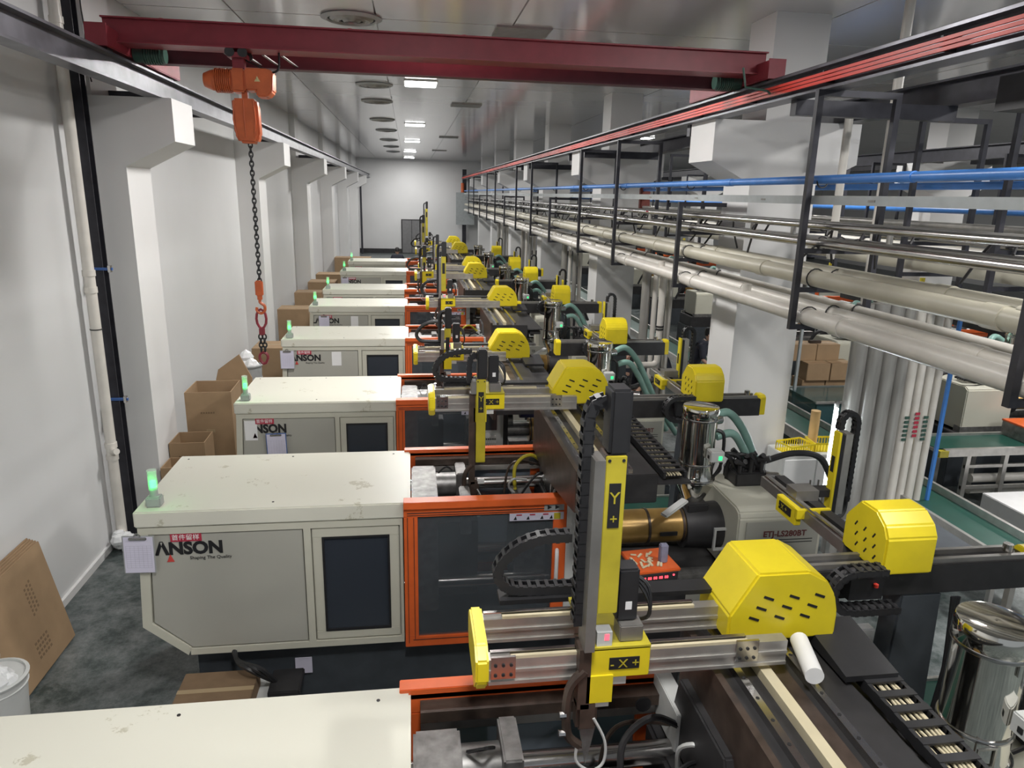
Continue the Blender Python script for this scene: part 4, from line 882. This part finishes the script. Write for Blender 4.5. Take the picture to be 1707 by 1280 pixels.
# aluminium guard frame with glass table left of the long belt
R = thing('guard_table', (5.3, 6.5, 0), 'black-topped aluminium work frame beside the long green belt', 'table')
MB().box(-.5, .75, -.6, .55, .96, 1.0).build('table_top', BED, R)
for x in (-.5, .7):
    for y in (-.6, .5): MB().box(x, x + .05, y, y + .05, 0, .96).build('leg', ALU, R)
# ---- right-hand tables and far row
R = thing('belt_conveyor', (9.4, 9.2, 0), 'green-topped conveyor on aluminium legs crossing at the right edge', 'conveyor', 'green belt conveyors')
MB().box(-1.45, 1.6, .0, .60, .94, 1.0).build('belt', GREEN, R)
MB().box(-1.4, 1.6, -.06, .0, .90, 1.02).build('side_profile', ALU, R); MB().box(-1.4, 1.6, .60, .64, .90, 1.04).build('side_profile', ALU, R)
MB().box(-1.5, -1.35, -.08, .04, .90, 1.0).build('end_cover', YELD, R); MB().cyl((-1.47, -.02, .97), (-1.47, .6, .97), .03, 12).build('end_roller', STEEL, R, True)
for x in (-1.0, -.35, .9):
    for y in (-.05, .55): MB().box(x, x + .07, y, y + .07, 0, .9).build('leg', ALU, R)
for z in (.35, .7): MB().box(-1.0, 1.6, -.04, .0, z, z + .05).build('brace', ALU, R)
for k, (z, r) in enumerate(((.45, .07), (.25, .06))):
    tag(MB().cyl((8.7, 9.35, z), (11.5, 9.35, z), r, 16).build('floor_pipe', PVC, smooth=True), ['upper', 'lower'][k] + ' white pipe lying under the crossing green conveyor', 'pipe')
tag(MB().box(8.35, 10.8, 7.2, 8.7, 0, .5).build('paper_stack', WHITE, bevel=.01), 'white wrapped stack lying beyond the long green belt', 'stack')
R = thing('temperature_controller', (9.9, 9.6, 1.0), 'orange-topped controller with red digits on the crossing conveyor', 'controller')
def controller(R, w, d, h, n=5, slotz=None):
    MB().box(-w / 2, w / 2, -d / 2, d / 2, 0, h - .02).build('case', STEELR, R, bevel=.006)
    MB().box(-w / 2 - .01, w / 2 + .01, -d / 2 - .01, d / 2 + .01, h - .03, h).build('lid', ORANGE, R, bevel=.006)
    MB().box(-w / 2 + .01, w / 2 - .01, -d / 2 - .004, -d / 2, .02, h - .04).build('front_plate', DARK, R)
    for k in range(n):
        q = text('88', .034 * w / .36, (-w / 2 + .04 + k * w * .135, -d / 2 - .006, h - .085), FRONT, LEDR, R, 'red_digits')
    MB().cyl((w / 2 - .05, -d / 2 - .008, h - .06), (w / 2 - .05, -d / 2 - .003, h - .06), .009, 10).build('red_indicator', LEDR, R)
    for k in range(6): MB().box(-w / 2 + .05 + k * w * .12, -w / 2 + .05 + k * w * .12 + .02, -d / 2 - .006, -d / 2 - .003, .05, .07).build('vent_slot', BLK, R)
controller(R, .7, .5, .26)
R = thing('temperature_controller', (2.04, 5.38, 1.38), 'orange-topped controller with five red digits in front of the tan barrel', 'controller', rz=.10)
controller(R, .38, .36, .17)
tag(MB().box(1.80, 2.30, 5.15, 5.62, 0, 1.38).build('controller_stand', DARK, bevel=.01), 'dark stand carrying the orange controller', 'stand')
tag(MB().box(2.10, 2.17, 5.30, 5.36, 1.552, 1.72).build('battery_pack', mat('grey_blue_plastic', (.22, .22, .30), .4, var=.2), bevel=.008), 'small grey and blue cylinder block standing on the orange controller', 'box')
rb = random.Random(9); b = MB()
for k in range(22):
    x, y = 2.0 + rb.uniform(-.13, .12), 5.36 + rb.uniform(-.13, .1); a = rb.uniform(0, PI); b.beam((x, y, 1.556), (x + .05 * math.cos(a), y + .05 * math.sin(a), 1.56 + rb.uniform(0, .015)), .02, .006)
tag(b.build('plastic_scraps', RACKC), 'yellowish plastic scraps scattered on the orange controller', 'scraps')['kind'] = 'stuff'

# white cabinet with yellow crates, glass booth, lit tube
R = thing('white_cabinet', (5.9, 9.38, 0), 'white two-door cabinet under the yellow crates', 'cabinet')
MB().box(-.52, .52, -.25, .25, 0, 1.0).build('cabinet_body', LGREY, R, bevel=.01)
for x in (-.50, .01): dd = MB().box(x, x + .49, -.27, -.25, .05, .94).build('door', WHITE, R, bevel=.006); MB().box(x + (.42 if x < 0 else .04), x + (.44 if x < 0 else .06), -.29, -.27, .5, .62).build('handle', STEEL, dd)
def crate(x, y, z, label, rz, w=.45, d=.32, h=.14):
    R = thing('yellow_crate', (x, y, z), label, 'crate', rz=rz)
    MB().box(-w / 2, w / 2, -d / 2, d / 2, 0, .012).build('crate_floor', YEL, R)
    for s in (-1, 1):
        MB().box(-w / 2, w / 2, s * d / 2 - .006, s * d / 2 + .006, h - .025, h).build('crate_rim', YEL, R); MB().box(s * w / 2 - .006, s * w / 2 + .006, -d / 2, d / 2, h - .025, h).build('crate_rim', YEL, R)
        for k in range(11): MB().box(-w / 2 + k * w / 10 - .005, -w / 2 + k * w / 10 + .005, s * d / 2 - .005, s * d / 2 + .005, 0, h - .02).build('slat', YEL, R)
        for k in range(8): MB().box(s * w / 2 - .005, s * w / 2 + .005, -d / 2 + k * d / 7 - .005, -d / 2 + k * d / 7 + .005, 0, h - .02).build('slat', YEL, R)
crate(5.66, 9.33, 1.0, 'yellow slatted crate on the white cabinet, tilted, next to the column', .25); crate(6.16, 9.4, 1.0, 'yellow slatted crate on the white cabinet, beside the lit tube', -.08)
tag(MB().cyl((6.06, 9.56, 1.0), (6.06, 9.56, 1.55), .07, 24).build('cardboard_roll', mat('light_cardboard', (.62, .42, .2), .7, var=.05), smooth=True), 'upright tan roll standing behind the yellow crates', 'roll')
tag(MB().cyl((5.28, 7.85, 1.05), (5.25, 7.85, 2.12), .02, 12).build('fluorescent_tube', FLUO, smooth=True), 'glaring upright fluorescent tube beside the drop pipes', 'lamp')
area((5.27, 7.93, 1.6), .06, 1.1, 22, (.85, .95, 1)).rotation_euler = (-PI / 2, 0, 0)
tag(MB().box(5.25, 5.29, 7.87, 7.91, 0, 2.2).build('tube_stand', ALUD), 'slim stand carrying the glaring upright tube', 'stand')
R = thing('glass_booth', (8.15, 12.2, 0), 'dark green glass booth behind the yellow crates', 'booth')
MB().box(-.75, .85, -.5, .6, 1.0, 1.02).build('glass_top', TEALG, R)
for s in (-.75, .83): MB().box(s, s + .02, -.5, .6, 0, 1.0).build('glass_side', TEALG, R)
MB().box(-.75, .85, -.5, -.48, 0, 1.0).build('glass_front', TEALG, R); MB().box(-.77, .87, -.53, -.5, 1.0, 1.04).build('frame_bar', ALU, R); MB().box(-.77, .87, .6, .62, 1.0, 1.04).build('frame_bar', ALU, R)
MB().box(-.6, .7, -.3, .5, .1, .7).build('contents', BED, R)
# cardboard boxes stacked behind
def closed_box(x, y, z, w, d, h, label, rz=0, group='brown cartons stacked behind the booth', m=None):
    R = thing('cardboard_box', (x, y, z), label, 'box', group, rz)
    MB().box(-w / 2, w / 2, -d / 2, d / 2, 0, h).build('carton', m or CARD, R, bevel=.006); MB().box(-w / 2, w / 2, -.025, .025, h, h + .002).build('tape', mat('brown_tape', (.4, .3, .18), .3, var=0), R)
for k, (x, y, z, t) in enumerate([(8.0, 13.4, 0, 'bottom left'), (8.52, 13.4, 0, 'bottom middle'), (9.04, 13.4, 0, 'bottom right'), (8.0, 13.4, .36, 'second tier left'), (8.52, 13.4, .36, 'second tier middle'), (9.04, 13.4, .36, 'second tier right'), (8.15, 13.3, .72, 'third tier left'), (8.67, 13.3, .72, 'third tier right'), (8.2, 13.25, 1.08, 'fourth tier left'), (8.72, 13.25, 1.08, 'fourth tier right'), (8.0, 13.5, 1.44, 'top left'), (8.51, 13.5, 1.44, 'top right')]):
    closed_box(x, y, z, .50, .42, .36 if z < 1.4 else .34, '%s carton of the stack behind the glass booth' % t)
tag(MB().box(8.15, 8.4, 13.4, 13.5, 1.78, 1.84).build('brown_brick', BROWN, bevel=.01), 'small brown block lying on the top cartons', 'block')
tag(MB().box(7.45, 7.50, 12.6, 12.65, 0, 3.3).build('booth_post', TRAY), 'thin blue-grey post at the edge of the white column', 'post')

# ---------------------------------------------------------------- facing row of machines (turned round)
fr = [machine(13.0, 9.9, 'turned-round moulding machine in the next bay beyond the cartons, first from the camera', rz=PI, near=False, notext=True, sticker=False)]
FT = ['second', 'third', 'fourth', 'fifth', 'sixth', 'seventh', 'eighth']
for k in range(7):
    c = copy_tree(fr[0]); c.location = (13.0, 13.6 + 3.9 * k, 0); c['label'] = 'turned-round moulding machine in the next bay, %s from the camera' % FT[k]; fr.append(c)
def small_robot(x, y, label):
    R = thing('takeout_robot', (x, y, 0), label, 'robot', 'robots of the facing row')
    P = [(-.25, 2.4), (-.25, 2.6), (-.15, 2.74), (0, 2.79), (.2, 2.79), (.34, 2.66), (.34, 2.4)]
    hd = MB().prism(P, 'y', -.3, .3).build('motor_hood', YEL, R, bevel=.012)
    for r_ in range(3):
        for c_ in range(3): MB().beam((-.08 + .12 * c_ + .02 * r_, -.302, 2.5 + .07 * r_), (-.05 + .12 * c_ + .02 * r_, -.302, 2.49 + .07 * r_), .004, .012).build('vent_slot', PRINT, hd)
    MB().box(-.12, .12, -1.4, 1.2, 2.2, 2.4).build('traverse_beam', DARK, R, bevel=.01); MB().box(-.1, .1, -.2, .1, 1.78, 2.2).build('pedestal', DARK, R)
    MB().box(.1, 1.4, -.36, -.30, 2.45, 2.55).build('cross_beam', ALU, R); MB().box(.9, 1.0, -.42, -.36, 2.1, 2.9).build('vertical_arm', YELD, R)
    return R
r0 = small_robot(11.3, 12.2, 'yellow-hooded robot of the facing row, seen between the tan and steel pipes')
for k in range(7):
    c = copy_tree(r0); c.location = (11.3, 16.1 + 3.9 * k, 0); c['label'] = 'yellow-hooded robot of the facing row, %s from the camera' % FT[k]
h0 = hopper(10.15, 9.9 + .62, 'hopper dryer of the facing row, first from the camera'); h0['group'] = 'hopper dryers of the facing row'
for k in range(7):
    c = copy_tree(h0); c.location.y = 13.6 + 3.9 * k + .62; c['label'] = 'hopper dryer of the facing row, %s from the camera' % FT[k]; c.location.x = 10.15
for k in range(5):
    y = 10.6 + 3.9 * k
    tag(MB().tube(spline([(9.95, y, 2.4), (9.75, y, 2.45), (9.55, y - .1, 2.0), (9.4, y - .2, 1.4), (9.2, y - .3, 1.0)], 7), .05, 10).build('material_hose', HOSEG, smooth=True), 'pale green hose hanging from the %s hopper dryer of the facing row' % ordn[k], 'hose', 'hoses of the facing row')

# ---------------------------------------------------------------- cardboard and bins on the left
def open_box(x, y, w, d, h, label, rz=0, flap=True, z0=0):
    R = thing('cardboard_box', (x, y, z0), label, 'box', rz=rz); t = .012
    b = MB(); b.box(-w / 2, w / 2, -d / 2, -d / 2 + t, 0, h); b.box(-w / 2, w / 2, d / 2 - t, d / 2, 0, h); b.box(-w / 2, -w / 2 + t, -d / 2 + t, d / 2 - t, 0, h); b.box(w / 2 - t, w / 2, -d / 2 + t, d / 2 - t, 0, h); b.box(-w / 2, w / 2, -d / 2, d / 2, 0, t)
    b.build('carton', CARD, R)
    if flap:
        MB().prism([(d / 2, h), (d / 2 + .06, h + .22), (d / 2 + .05, h + .22), (d / 2 - t, h)], 'x', -w / 2 + .02, w / 2 - .02).build('flap', CARD, R)
    MB().box(-.06, .06, -d / 2 - .002, -d / 2, h * .62, h * .65).build('tape', mat('brown_tape', (.4, .3, .18), .3, var=0), R)
    b = MB()
    for k in range(6): b.box(-.12 + .035 * k, -.10 + .035 * k, -d / 2 - .002, -d / 2, h * .80, h * .80 + .025)
    b.build('printed_marks', CARDD, R)
    return R
open_box(-3.03, 11.05, .66, .7, 1.66, 'tall open cardboard box between column and third machine', .03, False)
tag(MB().prism([(-3.45, 0), (-2.72, 0), (-2.60, 1.6), (-2.78, 2.0), (-3.12, 1.75), (-3.16, 1.6)], 'y', 11.75, 11.78).build('cardboard_sheet', CARD), 'loose pointed cardboard sheet standing behind the tall open box', 'cardboard sheet')
open_box(-3.20, 10.35, .48, .5, 1.08, 'middle-height open cardboard box in front of the tall one', .02, False)
open_box(-3.18, 9.75, .42, .4, .92, 'shortest open cardboard box beside the column foot', .0, False)
for k, (x, y, w, d, h) in enumerate([(-3.0, 15.9, .8, .8, 1.3), (-3.0, 16.95, .9, .7, .9), (-3.1, 19.6, .8, .7, 1.55), (-3.1, 22.5, .8, .7, 1.6), (-3.0, 25.2, .9, .9, 1.6), (-3.0, 28.5, 1.2, .9, 1.5), (-2.6, 33.5, 1.6, .8, 1.7)]):
    closed_box(x, y, 0, w, d, h, ['closed carton against the fourth machine end, yellowish top', 'low carton between the fourth and fifth machines', 'tall carton beside the sixth machine lamp', 'brown carton beside the seventh machine', 'flat-topped brown carton pile near the seventh lamp', 'brown carton below the last column', 'long dark carton nearest to the back wall'][k], group='cartons along the left wall')
# stack of flat cardboard leaning on the wall
Rf = thing('flattened_cardboard', (-3.60, 6.50, 0), 'leaning stack of flattened brown cardboard with printed marks', 'cardboard')
for k in range(5):
    o = MB().box(-.008, .008, -.60, .60, 0, 1.12).build('cardboard_sheet', CARD, Rf, bevel=.004)
    o.matrix_basis = Matrix.Translation((.05 - .035 * k, .02 * k, 0.02)) @ Matrix.Rotation(-.19, 4, 'Y') @ Matrix.Rotation(.0, 4, 'X')
b = MB(); rb = random.Random(4)
for r_ in range(7):
    for c_ in range(3): b.box(.0085, .0095, .12 + .05 * c_, .145 + .05 * c_, .55 + .045 * r_ + .02 * c_, .575 + .045 * r_ + .02 * c_)
for r_ in range(4):
    for c_ in range(5): b.box(.0085, .0095, -.02 + .05 * c_, .01 + .05 * c_, .16 + .05 * r_, .185 + .05 * r_)
o = b.build('printed_marks', CARDD, Rf); o.matrix_basis = Matrix.Translation((.05, 0, 0.02)) @ Matrix.Rotation(-.19, 4, 'Y')
def drum(x, y, r, h, m, label, bag=True):
    R = thing('drum', (x, y, 0), label, 'drum')
    MB().lathe((0, 0, 0), [(r * .82, 0), (r * .9, h * .5), (r, h), (r - .015, h), (r * .88, h * .5), (r * .8, .02), (0, .02)], 36).build('drum_body', m, R, True)
    MB().lathe((0, 0, 0), [(r + .012, h - .02), (r + .018, h), (r - .01, h + .008), (r - .015, h - .01)], 36).build('rim', m, R, True)
    MB().lathe((0, 0, 0), [(r * .97 + .006, h * .86), (r * .97 + .012, h * .87), (r * .97 + .006, h * .88)], 36).build('band', m, R, True)
    if bag:
        b = MB(); rb = random.Random(2)
        for i in range(9):
            t = rb.uniform(0, 6.3); q = rb.uniform(0, r * .6); s = rb.uniform(.09, .14)
            b.lathe((q * math.cos(t), q * math.sin(t), h + rb.uniform(-.04, .14)), [(0, -s), (s * .8, -s * .5), (s, 0), (s * .6, s * .6), (0, s)], 7)
        MB; b.build('plastic_bag', BAG, R)
    return R
drum(-3.50, 5.62, .25, .62, LGREY, 'grey bin with crumpled plastic bag beside the leaning cardboard')
drum(-2.73, 12.2, .20, 1.72, GREY, 'grey steel drum behind the tall box with plastic on top', True)
# carton, its colour darkened to stand for shade, and pump under the second machine
closed_box(-1.68, 5.42, 0, .62, .5, .5, 'brown carton, darkened to stand for shade, in the gap before the second machine', group='cartons in the gap', m=CARDD)
bpy.data.objects['cardboard_box'] if False else None
R = thing('pump_unit', (-1.22, 5.6, 0), 'small pump unit with tubes under the second machine', 'pump')
MB().box(-.22, .1, -.15, .15, 0, .35).build('pump_body', LGREY, R, bevel=.01); MB().box(-.05, .22, -.16, .16, .35, .42).build('pump_top', DARK, R, bevel=.01)
for k in range(3): MB().tube(spline([(0, 0, .4), (-.1 - .05 * k, -.1, .62), (-.35, .1, .6), (-.4, .35, .75)], 5), .02, 6).build('pump_hose', BLK, R, True)
tag(MB().box(-1.10, -.95, 5.865, 5.878, .28, .44).build('notice_sheet', PAPER), 'pale notice sheet stuck low under the second machine', 'notice')
# cream box and dark blue pipe beyond the control panel of the third machine
tag(MB().cyl((1.45, 9.2, 1.75), (2.1, 9.2, 1.75), .10, 20).build('duct', mat('navy_plastic', (.03, .03, .08), .3, var=.1), smooth=True), 'dark blue duct beside the grey control panel', 'duct')

# ---------------------------------------------------------------- lower-right injection area clutter (first machine)
tag(MB().box(3.55, 4.1, 2.55, 2.95, 1.2, 1.26).build('wire_tray', ALU, bevel=.006), 'wire tray beside the large hopper dryer', 'tray')
for k in range(4):
    tag(MB().cyl((3.55, 3.35 - .14 * k, 1.55 - .06 * k), (4.35 + .05 * k, 3.35 - .14 * k, 1.55 - .06 * k), .035, 16).build('guide_rod', STEEL, smooth=True), '%s polished guide rod behind the large hopper dryer' % ordn[k], 'rod', 'polished guide rods of the first injection unit')
tag(MB().beam((4.2, 3.5, 1.62), (4.75, 2.7, 1.45), .10, .05).build('steel_bar', STEELR, bevel=.01), 'slanting steel bar at the end of the guide rods', 'bar')
tag(MB().box(4.3, 4.9, 2.3, 2.8, 0, 1.25).build('grey_cabinet', BED, bevel=.02), 'dark cabinet with glass jars at the right picture edge', 'cabinet')
R = thing('aluminium_frame', (4.7, 3.95, 0), 'aluminium guard frame with clear pane under the side robot beam', 'frame')
for x in (0, .55):
    for y in (0, .5): MB().box(x, x + .05, y, y + .05, 0, 1.75).build('post', ALU, R)
for z in (.9, 1.7): MB().box(0, .6, 0, .05, z, z + .05).build('rail', ALU, R); MB().box(0, .6, .5, .55, z, z + .05).build('rail', ALU, R)
MB().box(.05, .55, .02, .03, .95, 1.7).build('clear_pane', PANE, R)
rb = random.Random(11); b = MB()
for k in range(45):
    x, y = 3.5 + rb.uniform(0, 1.2), 2.4 + rb.uniform(0, 1.3); z = 1.15 + rb.uniform(0, .25)
    b.tube(spline([(x, y, z), (x + rb.uniform(-.15, .15), y + rb.uniform(-.1, .1), z + .12), (x + rb.uniform(-.2, .2), y + rb.uniform(-.2, .2), z - .1)], 3), .008, 5)
tag(b.build('wire_tangle', ALUD), 'tangle of thin wires and fittings by the guide rods', 'wire')['kind'] = 'stuff'
tag(MB().box(3.45, 3.75, 2.95, 3.25, 0, 1.30).build('dark_pedestal', BED, bevel=.02), 'dark cabinet with pale top beside the black column', 'cabinet')
tag(MB().box(3.47, 3.73, 2.97, 3.23, 1.30, 1.33).build('pale_tray', LGREY, bevel=.008), 'pale tray lying on the dark cabinet beside the column', 'tray')
tag(MB().box(2.35, 2.85, 3.05, 3.35, 1.45, 1.50).build('oily_plate', mat('oily_plate', (.25, .22, .15), .35, .4, var=.4, scale=8), bevel=.005), 'oily metal plate below the black beam', 'plate')
tag(MB().box(2.15, 3.0, 3.72, 3.80, 1.75, 1.90).build('wrapped_bar', BAG, bevel=.01), 'plastic-wrapped bar under the black beam', 'bar')

# ---------------------------------------------------------------- people
def person(loc, rz, label, h=1.95, lean=0.0, arms='down'):
    R = thing('person', loc, label, 'person', rz=rz); s = h / 1.75
    V = {'pel': (0, 0, .95), 'ch': (0, -lean * .5, 1.25), 'nk': (0, -lean, 1.47), 'hd': (0, -lean * 1.2 - .02, 1.60),
         'ls': (.18, -lean, 1.40), 'le': (.27, -lean - .05, 1.12), 'lw': (.22, -lean - .28, 1.02), 'rs': (-.18, -lean, 1.40), 're': (-.27, -lean - .05, 1.12), 'rw': (-.22, -lean - .28, 1.02),
         'lh': (.1, 0, .9), 'lk': (.11, -.02, .5), 'la': (.12, 0, .08), 'lt': (.13, -.15, .04), 'rh': (-.1, 0, .9), 'rk': (-.11, -.02, .5), 'ra': (-.12, .0, .08), 'rt': (-.13, -.15, .04)}
    def skin(name, m, edges, rad, root):
        names = []; [names.append(n) for e in edges for n in e if n not in names]
        me = bpy.data.meshes.new(name); me.from_pydata([tuple(c * s for c in V[n]) for n in names], [(names.index(a), names.index(b_)) for a, b_ in edges], [])
        o = bpy.data.objects.new(name, me); C.objects.link(o); o.parent = R; me.materials.append(m)
        md = o.modifiers.new('s', 'SKIN'); md.use_smooth_shade = True
        for i, n in enumerate(names):
            r = rad.get(n, .05) * s; q = me.skin_vertices[0].data[i]; q.radius = (r, r * (.72 if n in ('ch', 'pel') else 1)); q.use_root = (n == root)
        o.modifiers.new('u', 'SUBSURF').levels = 2; o.modifiers['u'].render_levels = 2
        return o
    skin('body', SKIN, [('pel', 'ch'), ('ch', 'nk'), ('ch', 'ls'), ('ls', 'le'), ('le', 'lw'), ('ch', 'rs'), ('rs', 're'), ('re', 'rw'), ('pel', 'lh'), ('lh', 'lk'), ('lk', 'la'), ('la', 'lt'), ('pel', 'rh'), ('rh', 'rk'), ('rk', 'ra'), ('ra', 'rt')],
         dict(pel=.13, ch=.14, nk=.055, ls=.065, le=.042, lw=.03, rs=.065, re=.042, rw=.03, lh=.085, lk=.058, la=.042, lt=.035, rh=.085, rk=.058, ra=.042, rt=.035), 'pel')
    skin('shirt', SHIRT, [('pel', 'ch'), ('ch', 'nk'), ('ch', 'ls'), ('ls', 'le'), ('ch', 'rs'), ('rs', 're')], dict(pel=.165, ch=.18, nk=.07, ls=.09, le=.06, rs=.09, re=.06), 'pel')
    skin('trousers', TROU, [('pel', 'lh'), ('lh', 'lk'), ('lk', 'la'), ('pel', 'rh'), ('rh', 'rk'), ('rk', 'ra')], dict(pel=.15, lh=.105, lk=.08, la=.065, rh=.105, rk=.08, ra=.065), 'pel')
    hx_, hy_, hz_ = [c * s for c in V['hd']]
    hd = MB().lathe((hx_, hy_, hz_), [(0, -.125 * s), (.05 * s, -.115 * s), (.072 * s, -.06 * s), (.082 * s, .02 * s), (.07 * s, .085 * s), (.04 * s, .115 * s), (0, .125 * s)], 20)
    head = hd.build('head', SKIN, R, True)
    MB().lathe((hx_, hy_ + .012 * s, hz_ + .012 * s), [(.086 * s, -.03 * s), (.090 * s, .03 * s), (.078 * s, .09 * s), (.045 * s, .122 * s), (0, .132 * s)], 20).build('hair', HAIR, head, True)
    MB().prism([(hy_ - .08 * s, hz_ + .01 * s), (hy_ - .105 * s, hz_ - .03 * s), (hy_ - .08 * s, hz_ - .035 * s)], 'x', hx_ - .012 * s, hx_ + .012 * s).build('nose', SKIN, head)
    for sx in (-1, 1):
        MB().lathe((hx_ + sx * .03 * s, hy_ - .074 * s, hz_ + .01 * s), [(0, -.01), (.010, 0), (0, .01)], 8).build('eye', HAIR, head); MB().lathe((hx_ + sx * .085 * s, hy_, hz_ - .01 * s), [(0, -.03), (.012, 0), (0, .03)], 8).build('ear', SKIN, head)
        wx, wy, wz = [c * s for c in V['lw' if sx > 0 else 'rw']]
        h_ = MB().box(wx - .035, wx + .035, wy - .10, wy, wz - .018, wz + .018).build('hand', SKIN, R, bevel=.012)
        for k in range(4): MB().tube([(wx - .03 + .02 * k, wy - .09, wz), (wx - .03 + .02 * k, wy - .14 - .01 * (k % 3), wz - .01), (wx - .03 + .02 * k, wy - .165, wz - .035)], .009, 6).build('finger', SKIN, h_, True)
        MB().tube([(wx - sx * .035, wy - .04, wz), (wx - sx * .06, wy - .08, wz - .01)], .011, 6).build('thumb', SKIN, h_, True)
    MB().box(hx_ - .025 * s, hx_ + .025 * s, hy_ - .082 * s, hy_ - .072 * s, hz_ - .065 * s, hz_ - .058 * s).build('mouth', REDP, head)
    return R
tag(MB().box(-1.2, .0, 30.7, 31.5, 0, .40).build('step_platform', ALUD, bevel=.01), 'low step platform under the person by the back door', 'platform')
person((-.56, 31.1, .40), PI, 'person in dark shirt standing beyond the last machine by the back door')
person((6.15, 14.6, 0), .9, 'person in dark shirt bending forward behind the white column', lean=.22)
person((4.1, 12.6, 0), -.6, 'person in dark blue shirt half hidden beside the fourth hopper dryer', lean=.12)
person((4.75, 13.3, 0), 1.9, 'person with black cap behind the thick green hoses', lean=.15)

R = thing('rusty_hoist', (6.55, 20, 0), 'rust-red hoist hanging under the beam between first and second Y column', 'hoist')
MB().box(-.45, .45, -.1, .1, 5.25, 5.5).build('cross_piece', mat('rust_red', (.16, .035, .025), .6, var=.2), R, bevel=.01)
MB().box(-.14, .14, -.12, .12, 4.3, 5.25).build('hoist_body', mat('rust_red', (.16, .035, .025), .6, var=.2), R, bevel=.03); MB().box(-.03, .03, -.03, .03, 5.5, 5.7).build('hanger_rod', DARK, R)
